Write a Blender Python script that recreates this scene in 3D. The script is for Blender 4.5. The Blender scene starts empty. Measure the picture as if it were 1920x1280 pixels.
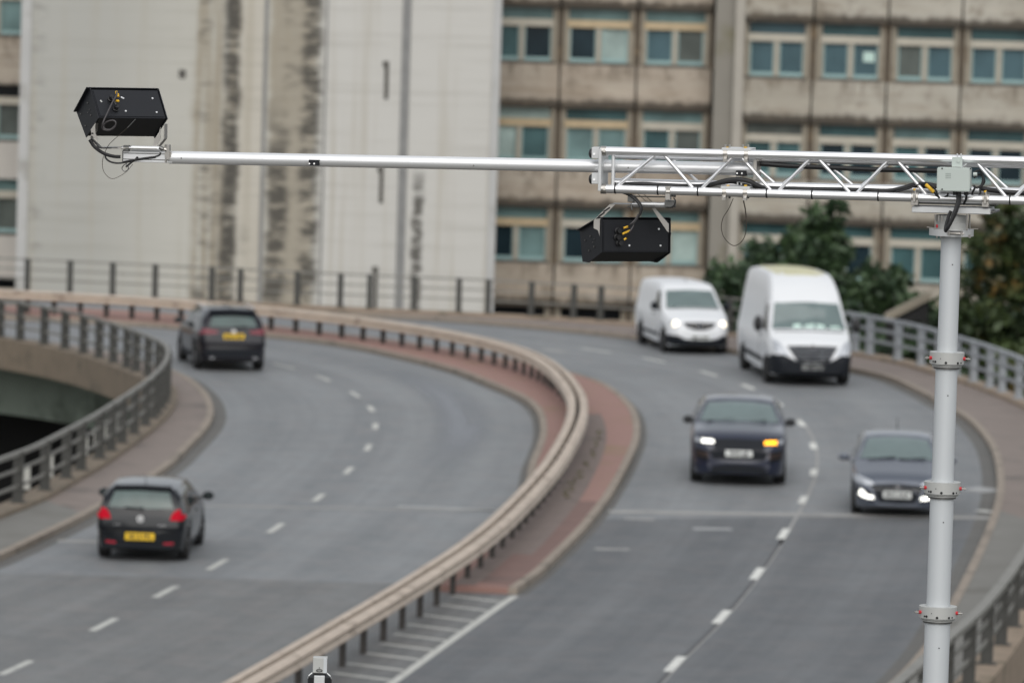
import bpy, bmesh, math, random
import numpy as np
from mathutils import Vector, Matrix
from mathutils.bvhtree import BVHTree
random.seed(7)
SC = bpy.context.scene
COL = SC.collection
R = math.radians

# ------------------------------------------------------------------ camera, sky, sun
FPX, CAMH, PITCH, ROLL = 10667.0, 12.2, math.atan(815/10667.0), R(1.7)
cd = bpy.data.cameras.new('camera'); cam = bpy.data.objects.new('camera', cd); COL.objects.link(cam)
cd.sensor_width = 36.0; cd.lens = 200.0; cd.clip_start = 0.5; cd.clip_end = 9000
cd.dof.use_dof = True; cd.dof.focus_distance = 35.0; cd.dof.aperture_fstop = 4.0
_f = Vector((0, math.cos(PITCH), -math.sin(PITCH))); _u = Vector((0, math.sin(PITCH), math.cos(PITCH))); _r = Vector((1, 0, 0))
_rx = _r*math.cos(ROLL)+_u*math.sin(ROLL); _ry = -_r*math.sin(ROLL)+_u*math.cos(ROLL)
M3 = Matrix((_rx, _ry, -_f)).transposed()
cam.matrix_world = Matrix.Translation((0, 0, CAMH)) @ M3.to_4x4()
SC.camera = cam

w = bpy.data.worlds.new('World'); SC.world = w; w.use_nodes = True
nt = w.node_tree; bg = nt.nodes['Background']
sky = nt.nodes.new('ShaderNodeTexSky'); sky.sky_type = 'NISHITA'; sky.sun_disc = False
sky.sun_elevation = R(42); sky.sun_rotation = R(180); sky.air_density = 1.0; sky.dust_density = 4.0; sky.ozone_density = 1.0
hs = nt.nodes.new('ShaderNodeHueSaturation'); hs.inputs['Saturation'].default_value = 0.42     # cloud cover greys the sky
nt.links.new(sky.outputs[0], hs.inputs['Color']); cl = nt.nodes.new('ShaderNodeMix'); cl.data_type = 'RGBA'; cl.inputs[0].default_value = 0.6; cl.inputs[7].default_value = (5.1, 5.3, 5.5, 1)      # even cloud layer over the sky
nt.links.new(hs.outputs[0], cl.inputs[6]); nt.links.new(cl.outputs[2], bg.inputs[0]); bg.inputs[1].default_value = 0.14
sl = bpy.data.lights.new('sun', 'SUN'); sl.energy = 1.4; sl.angle = R(80); sl.color = (1.0, 0.985, 0.96)
so = bpy.data.objects.new('sun', sl); COL.objects.link(so)
so.rotation_euler = Vector((0.0, -math.cos(R(42)), math.sin(R(42)))).to_track_quat('Z', 'Y').to_euler()
SC.view_settings.view_transform = 'Standard'; SC.view_settings.look = 'None'
SC.view_settings.exposure = 0.10; SC.view_settings.gamma = 1.0
SC.render.engine = 'CYCLES'
try:
    SC.cycles.use_denoising = True
    SC.cycles.max_bounces = 6; SC.cycles.transparent_max_bounces = 8
except Exception:
    pass

# ------------------------------------------------------------------ helpers
def site_ray(u, v):
    du, dv = u-960, v-640
    x = du*math.cos(ROLL)+dv*math.sin(ROLL); y = du*math.sin(ROLL)-dv*math.cos(ROLL)
    return Vector((x, FPX*math.cos(PITCH)+y*math.sin(PITCH), -FPX*math.sin(PITCH)+y*math.cos(PITCH)))
def ground(u, v, z=0.0):                      # surveyed point on a level surface
    d = site_ray(u, v); t = (z-CAMH)/d.z
    return Vector((d.x*t, d.y*t, z))
def site(u, v, Y):                            # surveyed point at distance Y
    d = site_ray(u, v); t = Y/d.y
    return Vector((d.x*t, Y, CAMH+d.z*t))

class MB:
    def __init__(s): s.v = []; s.f = []; s.uv = None; s.mi = []
    def add(s, vs, fs, mi=0):
        o = len(s.v); s.v += [tuple(p) for p in vs]
        for f in fs: s.f.append([i+o for i in f]); s.mi.append(mi)
        return s
    def box(s, c, d, rot=None, mi=0):
        c = Vector(c); hx, hy, hz = d[0]/2, d[1]/2, d[2]/2
        P = [Vector((a*hx, b*hy, e*hz)) for e in (-1, 1) for b in (-1, 1) for a in (-1, 1)]
        if rot is not None: P = [rot @ p for p in P]
        return s.add([c+p for p in P], [(0, 2, 3, 1), (4, 5, 7, 6), (0, 1, 5, 4), (2, 6, 7, 3), (0, 4, 6, 2), (1, 3, 7, 5)], mi)
    def bx(s, x0, x1, y0, y1, z0, z1, mi=0):
        return s.box(((x0+x1)/2, (y0+y1)/2, (z0+z1)/2), (abs(x1-x0), abs(y1-y0), abs(z1-z0)), mi=mi)
    def tube(s, pts, r, n=10, cap=True, mi=0):
        pts = [Vector(p) for p in pts]; rs = r if isinstance(r, (list, tuple)) else [r]*len(pts)
        rings = []; prev = None
        for i, p in enumerate(pts):
            if i == 0: t = pts[1]-p
            elif i == len(pts)-1: t = p-pts[i-1]
            else: t = (pts[i+1]-p).normalized()+(p-pts[i-1]).normalized()
            t = t.normalized() if t.length > 1e-9 else Vector((0, 0, 1))
            if prev is None:
                a = Vector((0, 0, 1)) if abs(t.z) < .9 else Vector((1, 0, 0))
                nx = t.cross(a).normalized()
            else:
                nx = (prev-t*prev.dot(t)); nx = nx.normalized() if nx.length > 1e-6 else t.orthogonal().normalized()
            prev = nx; ny = t.cross(nx)
            rings.append([p+(nx*math.cos(2*math.pi*k/n)+ny*math.sin(2*math.pi*k/n))*rs[i] for k in range(n)])
        vs = [q for ring in rings for q in ring]; fs = []
        for i in range(len(pts)-1):
            for k in range(n):
                fs.append((i*n+k, i*n+(k+1) % n, (i+1)*n+(k+1) % n, (i+1)*n+k))
        if cap: fs += [tuple(range(n))[::-1], tuple((len(pts)-1)*n+k for k in range(n))]
        return s.add(vs, fs, mi)
    def prism(s, poly, vec, mi=0):            # planar polygon swept along a vector
        poly = [Vector(p) for p in poly]; vec = Vector(vec); n = len(poly)
        vs = poly+[p+vec for p in poly]
        fs = [tuple(range(n))[::-1], tuple(range(n, 2*n))]+[(i, (i+1) % n, n+(i+1) % n, n+i) for i in range(n)]
        return s.add(vs, fs, mi)
    def build(s, name, mat, parent=None, smooth=False, bevel=0.0, seg=1):
        me = bpy.data.meshes.new(name); me.from_pydata(s.v, [], s.f); me.update()
        bm = bmesh.new(); bm.from_mesh(me)
        bmesh.ops.recalc_face_normals(bm, faces=bm.faces)
        if bevel: 
            bmesh.ops.bevel(bm, geom=[e for e in bm.edges if e.is_manifold and e.calc_face_angle(0) > .6], offset=bevel, segments=seg, affect='EDGES', clamp_overlap=True)
        bm.to_mesh(me); bm.free()
        mats = mat if isinstance(mat, (list, tuple)) else [mat]
        for m in mats: me.materials.append(m)
        if len(mats) > 1 and not bevel:
            for p, i in zip(me.polygons, s.mi): p.material_index = i
        if smooth:
            for p in me.polygons: p.use_smooth = True
            if smooth != 'all':
                try: me.set_sharp_from_angle(angle=R(38))
                except Exception: pass
        o = bpy.data.objects.new(name, me); COL.objects.link(o)
        if parent is not None: o.parent = parent
        return o

def tag(o, label=None, cat=None, group=None, kind=None):
    if label: o['label'] = label
    if cat: o['category'] = cat
    if group: o['group'] = group
    if kind: o['kind'] = kind
    return o
def thing(name, label, cat, loc=(0, 0, 0), rot=None, group=None):
    o = bpy.data.objects.new(name, None); COL.objects.link(o); o.empty_display_size = .2
    o.location = loc
    if rot is not None: o.rotation_euler = rot
    return tag(o, label, cat, group)
def copy_tree(o, parent=None):
    c = o.copy(); COL.objects.link(c)
    if parent is not None: c.parent = parent
    for ch in list(o.children): copy_tree(ch, c)
    return c

# ------------------------------------------------------------------ materials
def new_mat(name):
    m = bpy.data.materials.new(name); m.use_nodes = True
    return m, m.node_tree, m.node_tree.nodes['Principled BSDF']
def N(nt, t, **kw):
    n = nt.nodes.new('ShaderNode'+t)
    for k, v in kw.items():
        if k in n.inputs: n.inputs[k].default_value = v
        else: setattr(n, k, v)
    return n
def noise(nt, vec, scale, detail=4, rough=.55, stretch=None):
    n = N(nt, 'TexNoise', Scale=scale, Detail=detail, Roughness=rough)
    if stretch is not None:
        mp = N(nt, 'Mapping'); mp.inputs['Scale'].default_value = stretch
        nt.links.new(vec, mp.inputs[0]); vec = mp.outputs[0]
    nt.links.new(vec, n.inputs['Vector']); return n.outputs['Fac']
def ramp(nt, fac, a, b):
    n = N(nt, 'MapRange'); n.inputs['From Min'].default_value = a; n.inputs['From Max'].default_value = b
    n.interpolation_type = 'SMOOTHSTEP'
    nt.links.new(fac, n.inputs['Value']); return n.outputs[0]
def math_(nt, op, a, b=None, c=None):
    n = N(nt, 'Math', operation=op)
    for i, x in enumerate((a, b, c)):
        if x is None: continue
        if isinstance(x, (int, float)): n.inputs[i].default_value = x
        else: nt.links.new(x, n.inputs[i])
    return n.outputs[0]
def mixc(nt, fac, a, b, mode='MIX'):
    n = N(nt, 'Mix', data_type='RGBA', blend_type=mode)
    for sck, x in ((n.inputs[0], fac), (n.inputs[6], a), (n.inputs[7], b)):
        if isinstance(x, (int, float)): sck.default_value = x
        elif isinstance(x, (tuple, list)): sck.default_value = (*x[:3], 1)
        else: nt.links.new(x, sck)
    return n.outputs[2]
def coords(nt, which='Object'):
    return N(nt, 'TexCoord').outputs[which]
def plain(name, col, rough=.5, metal=0., var=.0, scale=8., emit=None, coat=0., bump=0., spec=None, dirt=None, dscale=3., cr=.06):
    m, nt, b = new_mat(name)
    b.inputs['Roughness'].default_value = rough; b.inputs['Metallic'].default_value = metal
    b.inputs['Base Color'].default_value = (*col, 1)
    if coat: b.inputs['Coat Weight'].default_value = coat; b.inputs['Coat Roughness'].default_value = cr
    if spec is not None: b.inputs['Specular IOR Level'].default_value = spec
    if var or dirt or bump:
        co = coords(nt); f = noise(nt, co, scale, 5, .6)
        c = mixc(nt, f, tuple(x*(1-var) for x in col), tuple(min(1, x*(1+var)) for x in col))
        if dirt:
            g = ramp(nt, noise(nt, co, dscale, 6, .65), .52, .72)
            c = mixc(nt, g, c, dirt)
        nt.links.new(c, b.inputs['Base Color'])
        if bump:
            bp = N(nt, 'Bump', Strength=bump, Distance=.02); nt.links.new(f, bp.inputs['Height']); nt.links.new(bp.outputs[0], b.inputs['Normal'])
    if emit:
        b.inputs['Emission Color'].default_value = (*emit[0], 1); b.inputs['Emission Strength'].default_value = emit[1]
    return m

def asphalt(name, a, b2, rough=.62):
    m, nt, b = new_mat(name); co = coords(nt)
    big = noise(nt, co, .11, 3, .5); mid = noise(nt, co, .7, 5, .6); fine = noise(nt, co, 30, 3, .7)
    uv = N(nt, 'UVMap').outputs[0]; sx = N(nt, 'SeparateXYZ'); nt.links.new(uv, sx.inputs[0])
    streak = noise(nt, uv, 1., 4, .6, stretch=(26, .05, 1)) if True else mid
    tracks = math_(nt, 'SINE', math_(nt, 'MULTIPLY', sx.outputs[0], 25.13))
    f = math_(nt, 'ADD', math_(nt, 'MULTIPLY', big, .55), math_(nt, 'MULTIPLY', mid, .45))
    f = math_(nt, 'ADD', f, math_(nt, 'MULTIPLY', math_(nt, 'SUBTRACT', streak, .5), .55))
    f = math_(nt, 'ADD', f, math_(nt, 'MULTIPLY', tracks, .085))
    c = mixc(nt, ramp(nt, f, .25, .78), a, b2)
    hue = noise(nt, co, 1.3, 4, .6)
    c = mixc(nt, math_(nt, 'MULTIPLY', ramp(nt, hue, .42, .66), .7), c, (b2[0]*.98, b2[1]*.88, b2[2]*.84))
    c = mixc(nt, math_(nt, 'MULTIPLY', ramp(nt, noise(nt, co, 2.0, 5, .7), .48, .68), .6), c, tuple(x*.72 for x in a))
    c = mixc(nt, ramp(nt, fine, .35, .75), c, tuple(x*1.25 for x in b2))
    spots = ramp(nt, noise(nt, co, .55, 6, .7), .66, .74)
    c = mixc(nt, math_(nt, 'MULTIPLY', spots, .55), c, tuple(x*.45 for x in a))
    nt.links.new(c, b.inputs['Base Color'])
    nt.links.new(math_(nt, 'ADD', math_(nt, 'MULTIPLY', f, -.22), rough+.12), b.inputs['Roughness'])
    bp = N(nt, 'Bump', Strength=.35, Distance=.01); nt.links.new(fine, bp.inputs['Height']); nt.links.new(bp.outputs[0], b.inputs['Normal'])
    return m

M = {}
M['road'] = asphalt('asphalt', (.098, .106, .112), (.186, .195, .200))
def polished(name, col, amt=.62, length=40.):
    m, nt, b = new_mat(name); co = coords(nt); uv = N(nt, 'UVMap').outputs[0]; sx = N(nt, 'SeparateXYZ'); nt.links.new(uv, sx.inputs[0])
    edge = math_(nt, 'SUBTRACT', 1., math_(nt, 'ABSOLUTE', math_(nt, 'SUBTRACT', math_(nt, 'MULTIPLY', sx.outputs[0], 2.), 1.)))
    k = math_(nt, 'MULTIPLY', ramp(nt, edge, 0., .9), ramp(nt, noise(nt, uv, 1., 5, .6, stretch=(3., .09, 1)), .22, .52))
    k = math_(nt, 'MULTIPLY', k, math_(nt, 'MULTIPLY', ramp(nt, sx.outputs[1], 0., 14.), ramp(nt, sx.outputs[1], length, length-14.)))
    b.inputs['Base Color'].default_value = (*col, 1); b.inputs['Roughness'].default_value = .5
    tr = N(nt, 'BsdfTransparent'); mx = N(nt, 'MixShader'); nt.links.new(math_(nt, 'MULTIPLY', k, amt), mx.inputs[0]); nt.links.new(tr.outputs[0], mx.inputs[1]); nt.links.new(b.outputs[0], mx.inputs[2])
    nt.links.new(mx.outputs[0], nt.nodes['Material Output'].inputs[0]); return m
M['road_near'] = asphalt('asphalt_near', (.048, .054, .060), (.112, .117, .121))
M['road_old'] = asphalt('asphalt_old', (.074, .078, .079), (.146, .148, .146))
M['gutter'] = asphalt('gutter_grime', (.07, .069, .064), (.115, .113, .105), .8)
M['paint'] = plain('road_paint', (.62, .62, .58), .6, var=.12, scale=6, dirt=(.3, .3, .29), dscale=5)
M['paint_mid'] = plain('road_paint_dull', (.46, .46, .425), .6, var=.18, scale=5, dirt=(.22, .22, .21), dscale=4)
M['paint_worn'] = plain('road_paint_worn', (.33, .335, .33), .6, var=.2, scale=5, dirt=(.17, .17, .17), dscale=2)
M['seam'] = plain('bitumen_seam', (.035, .036, .038), .6)
M['joint'] = plain('expansion_joint', (.30, .295, .28), .7, var=.2, scale=4, dirt=(.20, .20, .195), dscale=1.5)
M['red'] = plain('red_surfacing', (.26, .15, .125), .8, var=.16, scale=2.2, dirt=(.22, .15, .09), dscale=.6)
M['red_dark'] = plain('worn_surfacing', (.165, .13, .115), .85, var=.25, scale=2, dirt=(.08, .072, .06), dscale=.8)
M['foot'] = plain('footway_surfacing', (.20, .165, .145), .85, var=.2, scale=1.6, dirt=(.11, .095, .085), dscale=.5)
M['foot_grey'] = plain('footway_concrete', (.17, .165, .15), .85, var=.2, scale=1.2, dirt=(.12, .115, .1), dscale=.6)
M['kerb'] = plain('kerb_concrete', (.26, .22, .18), .85, var=.25, scale=3, dirt=(.13, .115, .095), dscale=1.2)
M['plinth'] = plain('plinth_concrete', (.27, .21, .155), .9, var=.3, scale=2.5, dirt=(.13, .11, .07), dscale=1.5)
M['fascia'] = plain('fascia_concrete', (.17, .145, .11), .9, var=.3, scale=1.1, dirt=(.10, .09, .07), dscale=.9)
M['plinth_d'] = plain('shaded_plinth', (.185, .148, .108), .9, var=.3, scale=2.0, dirt=(.11, .095, .07), dscale=1.3)  # darker copy of the plinth; the fascia's shade is in its colour
M['plate_w'] = plain('pale_plate', (.5, .5, .46), .5, var=.1, scale=5)
M['girder'] = plain('girder_concrete', (.17, .20, .165), .9, var=.3, scale=.5, dirt=(.07, .085, .065), dscale=.4)
M['ground'] = plain('ground_earth', (.07, .068, .058), .95, var=.3, scale=.4)
M['under'] = plain('undercroft', (.02, .02, .02), .95, var=.3, scale=1)  # near-black puts the shade under the deck into the colour
M['beam'] = plain('barrier_beam', (.45, .375, .305), .6, var=.24, scale=2.2, dirt=(.25, .195, .15), dscale=2.4)
M['bpost'] = plain('barrier_post', (.045, .04, .036), .7, var=.3, scale=5)
M['rail'] = plain('parapet_rail', (.20, .195, .175), .6, .1, var=.15, scale=3, dirt=(.13, .125, .11), dscale=2)
M['rpost'] = plain('parapet_post', (.055, .055, .050), .7, var=.2, scale=3)
M['rail_lt'] = plain('parapet_galvanised', (.30, .32, .34), .5, .25, var=.12, scale=3)
M['weed'] = plain('weed', (.10, .095, .045), .8, var=.4, scale=9)
M['alu'] = plain('aluminium', (.87, .87, .88), .30, .78, var=.04, scale=3)
M['alu_w'] = plain('mill_aluminium', (.76, .765, .77), .38, .50, var=.03, scale=2)
M['alu_m'] = plain('brushed_aluminium', (.62, .63, .63), .45, .55, var=.06, scale=9)
M['steel'] = plain('stainless', (.48, .46, .43), .35, .9, var=.12, scale=14)
M['dsteel'] = plain('dark_steel', (.16, .16, .155), .4, .8, var=.2, scale=14)
M['mast'] = plain('mast_grey', (.52, .545, .56), .42, .1, var=.03, scale=2)
M['collar'] = plain('collar_grey', (.44, .445, .43), .5, .2, var=.05, scale=4)
M['red_knob'] = plain('red_knob', (.5, .02, .03), .4)
M['blk'] = plain('black_powder_coat', (.009, .010, .013), .45, spec=.35, var=.1, scale=5)
M['blk2'] = plain('black_plastic', (.01, .01, .011), .5)
M['cable'] = plain('cable_rubber', (.012, .012, .013), .55)
M['gcable'] = plain('grey_cable', (.05, .045, .047), .5)
M['wire'] = plain('thin_wire', (.06, .05, .04), .5, .6)
M['yel'] = plain('yellow_sleeve', (.72, .42, .02), .45)
M['jbox'] = plain('junction_box_grey', (.46, .51, .48), .5, var=.03, scale=5)
M['print'] = plain('grey_print', (.30, .34, .32), .6)
M['bead'] = plain('pan_head', (.8, .8, .8), .3, .6)
M['chrome'] = plain('chrome', (.7, .7, .72), .12, 1.)
M['tyre'] = plain('tyre', (.012, .012, .012), .85)
M['rim'] = plain('alloy_rim', (.38, .38, .39), .35, .8)
M['steelrim'] = plain('steel_rim', (.10, .10, .105), .5, .5)
M['glass_r'] = plain('rear_glass', (.045, .075, .07), .06, spec=.6, var=.45, scale=2.2)
M['glass'] = plain('car_glass', (.11, .15, .148), .05, spec=.9, var=.35, scale=1.6)
M['glass_d'] = plain('car_glass_dark', (.018, .024, .025), .06, spec=.7)
M['black'] = plain('car_black', (.004, .0055, .008), .07, spec=.42)
M['plum'] = plain('car_dark_plum', (.008, .0075, .012), .09, spec=.42)
M['navy'] = plain('car_navy', (.009, .013, .032), .13, spec=.5, coat=.55, cr=.30)
M['slate'] = plain('car_slate', (.075, .088, .115), .18, .35, spec=.5, coat=.9, cr=.34)
M['white'] = plain('van_white', (.66, .675, .69), .35, var=.02, scale=2)
M['trim'] = plain('black_trim', (.009, .011, .015), .6, spec=.2)
M['under_car'] = plain('underbody', (.006, .006, .006), .9)
M['redlamp'] = plain('tail_lamp', (.26, .001, .010), .6, spec=.1, emit=((.9, .0, .022), .20))
M['redlamp_d'] = plain('tail_lamp_off', (.14, .008, .02), .4)
M['reflector'] = plain('reflector', (.30, .004, .02), .3)
M['lampglass'] = plain('lamp_glass', (.40, .42, .45), .3, .3)
M['lit'] = plain('lit_lamp', (1, 1, .95), .3, emit=((1., .98, .90), 1.7))
M['litwarm'] = plain('lit_lamp_warm', (1, .95, .8), .3, emit=((1., .88, .70), 1.7))
M['amber'] = plain('amber_lamp', (1, .45, .02), .3, emit=((1., .36, .0), 2.6))
M['ypl'] = plain('yellow_plate', (.78, .50, .015), .45)
M['wpl'] = plain('white_plate', (.66, .68, .66), .45)
M['ink'] = plain('plate_ink', (.02, .02, .02), .6)
M['roofdirt'] = plain('dirty_roof', (.52, .50, .33), .7, var=.25, scale=4)
M['paper'] = plain('dash_paper', (.5, .66, .6), .6, var=.2, scale=9)
M['bronze'] = plain('bronze_trim', (.12, .075, .055), .4, .5)
M['bark'] = plain('bark', (.06, .045, .03), .9, var=.3, scale=6)

# ------------------------------------------------------------------ road layout (plan coordinates in metres, camera over the origin)
C_ = [(-16.5,35),(-15.28,38.84),(-14.05,42.69),(-12.83,46.53),(-11.61,50.37),(-10.39,54.22),(-9.26,58.09),(-8.31,62.01),(-7.37,65.93),(-6.46,69.86),(-5.62,73.98),(-4.84,77.94),(-4.07,81.9),(-3.35,85.87),(-2.66,89.84),(-1.97,93.81),(-1.32,97.79),(-.71,101.78),(-.2,105.78),(.22,109.79),(.6,113.81),(.93,117.82),(1.19,121.85),(1.41,125.88),(1.55,129.91),(1.56,133.94),(1.4,137.97),(1.11,141.99),(.58,145.98),(-.41,149.88),(-2.1,153.71),(-4.27,157.1),(-7.05,159.99),(-10.38,162.2),(-14.14,163.61),(-18.07,164.51),(-22.03,165.27),(-26.01,165.87),(-30.01,166.43),(-34,167)]
LK_ = [(-28,35),(-25.72,42.08),(-23.43,49.16),(-21.15,56.23),(-18.87,63.31),(-16.79,70.62),(-14.92,77.81),(-13.07,85.02),(-12.23,88.64),(-11.4,92.27),(-10.64,95.9),(-9.94,99.56),(-9.26,103.21),(-8.73,106.89),(-8.24,110.58),(-7.84,114.27),(-7.46,117.97),(-7.18,121.68),(-7.05,125.39),(-6.93,129.11),(-6.95,132.83),(-7.19,136.54),(-7.63,140.23),(-8.34,144.04),(-9.49,147.57),(-11,150.94),(-13.21,153.9),(-16.06,156.25),(-19.42,157.69),(-23,158.7),(-26.65,159.4),(-34,160.5)]
MLK_ = [(-1.3,100.8),(-.97,103.32),(-.69,105.74),(-.45,108.26),(-.21,110.79),(-.01,113.22),(.18,115.75),(.34,118.28),(.4,120.72),(.45,123.25),(.55,125.79),(.65,128.32),(.71,130.76),(.72,133.3),(.67,135.83),(.52,138.27),(.2,140.78),(-.32,143.26),(-.86,145.64),(-1.47,148.1),(-2.29,150.5),(-3.2,152.76),(-4.24,155.07),(-5.59,157.18),(-7.41,158.95),(-9.35,160.35),(-11.6,161.44),(-14.09,161.98),(-19.03,162.37),(-23.99,162.77),(-29.04,163.19),(-34,163.6)]
MRK_ = [(.22,100.65),(.65,103.31),(.96,105.88),(1.28,108.55),(1.58,111.22),(1.83,113.8),(2.08,116.48),(2.29,119.16),(2.48,121.74),(2.66,124.42),(2.83,127.11),(2.97,129.8),(3.05,132.38),(3.08,135.07),(3.04,137.76),(2.9,140.35),(2.67,143.03),(2.31,145.69),(1.6,148.17),(.55,150.64),(-.63,153.06),(-1.92,155.3),(-3.39,157.55),(-5.11,159.59),(-6.96,161.58),(-8.6,163.51),(-10.4,165.28),(-12.92,166.12),(-18.18,166.66),(-23.44,167),(-28.77,167.56),(-34,168.3)]
RK_ = [(-7.5,30),(-5.72,38.01),(-3.94,46.03),(-2.2,53.85),(-.41,61.86),(1.39,69.86),(2.3,73.87),(3.22,77.87),(4.21,81.85),(5.21,85.83),(6.19,89.81),(6.94,93.85),(7.52,97.71),(8.1,101.78),(8.65,105.84),(9.18,109.91),(9.69,113.98),(10.16,118.06),(10.55,122.15),(10.86,126.24),(11.09,130.34),(11.18,134.44),(11.12,138.34),(10.79,142.43),(10.42,146.52),(9.79,150.57),(8.2,154.26),(6.05,157.75),(3.86,161.22),(1.16,164.28),(-2.1,166.64),(-5.96,167.99),(-9.89,169.13),(-13.61,170.03),(-17.7,170.5),(-21.8,170.7),(-25.88,170.99),(-34,172)]
LP_ = [(-29.5,35),(-27.39,41.4),(-25.29,47.8),(-23.23,54.05),(-21.12,60.45),(-19.07,66.87),(-17.29,73.37),(-15.52,79.88),(-14.65,83.13),(-13.97,86.43),(-13.4,89.59),(-12.81,92.9),(-12.22,96.22),(-11.65,99.54),(-11.1,102.86),(-10.55,106.19),(-10,109.51),(-9.47,112.84),(-9.14,116.19),(-8.84,119.55),(-8.62,122.75),(-8.42,126.11),(-8.26,129.48),(-8.19,132.84),(-8.26,136.21),(-8.54,139.57),(-9.28,142.75),(-10.26,145.95),(-11.43,149.1),(-12.98,152.08),(-14.95,154.6),(-17.44,156.3),(-20.72,157.36),(-24.01,157.97),(-27.34,158.5),(-34,159.5)]
RP_ = [(-4.5,30),(-2.99,37.43),(-1.43,45.06),(.08,52.5),(1.56,59.94),(2.98,67.4),(4.43,75.05),(5.17,78.76),(5.96,82.48),(6.74,86.19),(7.53,89.9),(8.21,93.63),(8.83,97.37),(9.42,101.12),(10.05,105.06),(10.62,108.81),(11.18,112.57),(11.74,116.32),(12.17,120.09),(12.49,123.87),(12.8,127.65),(13.04,131.43),(13.18,135.42),(13.16,139.21),(12.84,142.98),(12.32,146.74),(11.59,150.46),(10.73,154.15),(9.31,157.65),(7.63,161.04),(5.19,164.17),(2.42,166.42),(-1.03,167.73),(-4.66,168.37),(-8.3,169.37),(-11.95,170.36),(-15.51,171.18),(-18.99,171.89),(-22.72,172.83),(-26.47,173.46),(-34,174.5)]

def spline(P, n=400):
    P = np.array(P, float); m = len(P)
    E = np.vstack([2*P[0]-P[1], P, 2*P[-1]-P[-2]]); out = []
    for i in range(m-1):
        a, b, c, d = E[i], E[i+1], E[i+2], E[i+3]
        for t in np.linspace(0, 1, 12, endpoint=False):
            out.append(.5*((2*b)+(-a+c)*t+(2*a-5*b+4*c-d)*t*t+(-a+3*b-3*c+d)*t**3))
    out.append(P[-1]); return resample(np.array(out), n)
def arc(P): return np.r_[0, np.cumsum(np.hypot(*(P[1:]-P[:-1]).T))]
def resample(P, n=None, step=None):
    d = arc(P)
    s = np.linspace(0, d[-1], n) if n else np.arange(0, d[-1], step)
    return np.c_[np.interp(s, d, P[:, 0]), np.interp(s, d, P[:, 1])]
def normals(P):
    t = np.gradient(P, axis=0); t /= np.linalg.norm(t, axis=1)[:, None]
    return np.c_[t[:, 1], -t[:, 0]]           # to the right of travel (near -> far)
def offs(P, d): return P+normals(P)*d
def point_at(P, s):
    d = arc(P); return np.array([np.interp(s, d, P[:, 0]), np.interp(s, d, P[:, 1])])
def nearest_s(P, q):
    d = arc(P); i = int(np.argmin(np.hypot(P[:, 0]-q[0], P[:, 1]-q[1]))); return d[i]
def sub(P, s0, s1, n=200):
    d = arc(P); s = np.linspace(s0, s1, n)
    return np.c_[np.interp(s, d, P[:, 0]), np.interp(s, d, P[:, 1])]

CL, LK, MLK, MRK, RK, LP, RP = [spline(p) for p in (C_, LK_, MLK_, MRK_, RK_, LP_, RP_)]

def strip(name, A, B, z, mat, parent=None, cross=1, zb=None, kind='structure'):
    n = len(A); vs = []; uvs = []; s = arc((A+B)/2)
    for i in range(n):
        for k in range(cross+1):
            t = k/cross; p = A[i]*(1-t)+B[i]*t
            vs.append((p[0], p[1], z if zb is None else z*(1-t)+zb*t)); uvs.append((t, s[i]))
    fs = [(i*(cross+1)+k, i*(cross+1)+k+1, (i+1)*(cross+1)+k+1, (i+1)*(cross+1)+k) for i in range(n-1) for k in range(cross)]
    me = bpy.data.meshes.new(name); me.from_pydata(vs, [], fs); me.update()
    uv = me.uv_layers.new(name='UVMap')
    for lp in me.loops: uv.data[lp.index].uv = uvs[lp.vertex_index]
    bm = bmesh.new(); bm.from_mesh(me); bmesh.ops.recalc_face_normals(bm, faces=bm.faces)
    if bm.faces and sum(f.normal.z for f in bm.faces) < 0: bmesh.ops.reverse_faces(bm, faces=bm.faces)
    bm.to_mesh(me); bm.free(); me.materials.append(mat)
    o = bpy.data.objects.new(name, me); COL.objects.link(o)
    if parent is not None: o.parent = parent
    elif kind: o['kind'] = kind
    return o
def slab(A, B, z0, z1, mb=None):               # closed solid between two plan curves
    mb = mb or MB(); n = len(A); vs = []
    for a, b in zip(A, B): vs += [(a[0], a[1], z1), (b[0], b[1], z1), (b[0], b[1], z0), (a[0], a[1], z0)]
    fs = [(i*4+k, i*4+(k+1) % 4, (i+1)*4+(k+1) % 4, (i+1)*4+k) for i in range(n-1) for k in range(4)]
    fs += [(0, 1, 2, 3), tuple((n-1)*4+k for k in (3, 2, 1, 0))]
    return mb.add(vs, fs)

def structure(o): o['kind'] = 'structure'; return o
# ground far below the flyover, out to the horizon
mb = MB(); mb.add([(-4000, -400, -7), (4000, -400, -7), (4000, 7000, -7), (-4000, 7000, -7)], [(0, 1, 2, 3)])
structure(mb.build('ground', M['ground']))

# carriageways
strip('road', LK, CL, 0., M['road'], cross=10)
strip('road', CL, RK, 0., M['road'], cross=10)
# older surfacing patches on the near left carriageway
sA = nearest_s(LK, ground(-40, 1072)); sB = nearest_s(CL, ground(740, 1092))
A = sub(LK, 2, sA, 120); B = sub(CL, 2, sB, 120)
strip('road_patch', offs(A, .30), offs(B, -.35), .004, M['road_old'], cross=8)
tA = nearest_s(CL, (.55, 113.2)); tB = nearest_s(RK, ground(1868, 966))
strip('road_patch', offs(sub(CL, 2, tA, 120), .1), offs(sub(RK, 2, tB, 120), -.3), .004, M['road_near'], cross=8)  # surface change at the joint, darkened further to paint the near road's weaker sheen
# gutters
strip('road_gutter', offs(LK, .0), offs(LK, .30), .006, M['gutter'])
strip('road_gutter', offs(RK, -.32), offs(RK, 0), .006, M['gutter'])
strip('road_gutter', offs(MRK, 0), offs(MRK, .16), .006, M['gutter'])
strip('road_gutter', offs(MLK, -.16), offs(MLK, 0), .006, M['gutter'])
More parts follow.
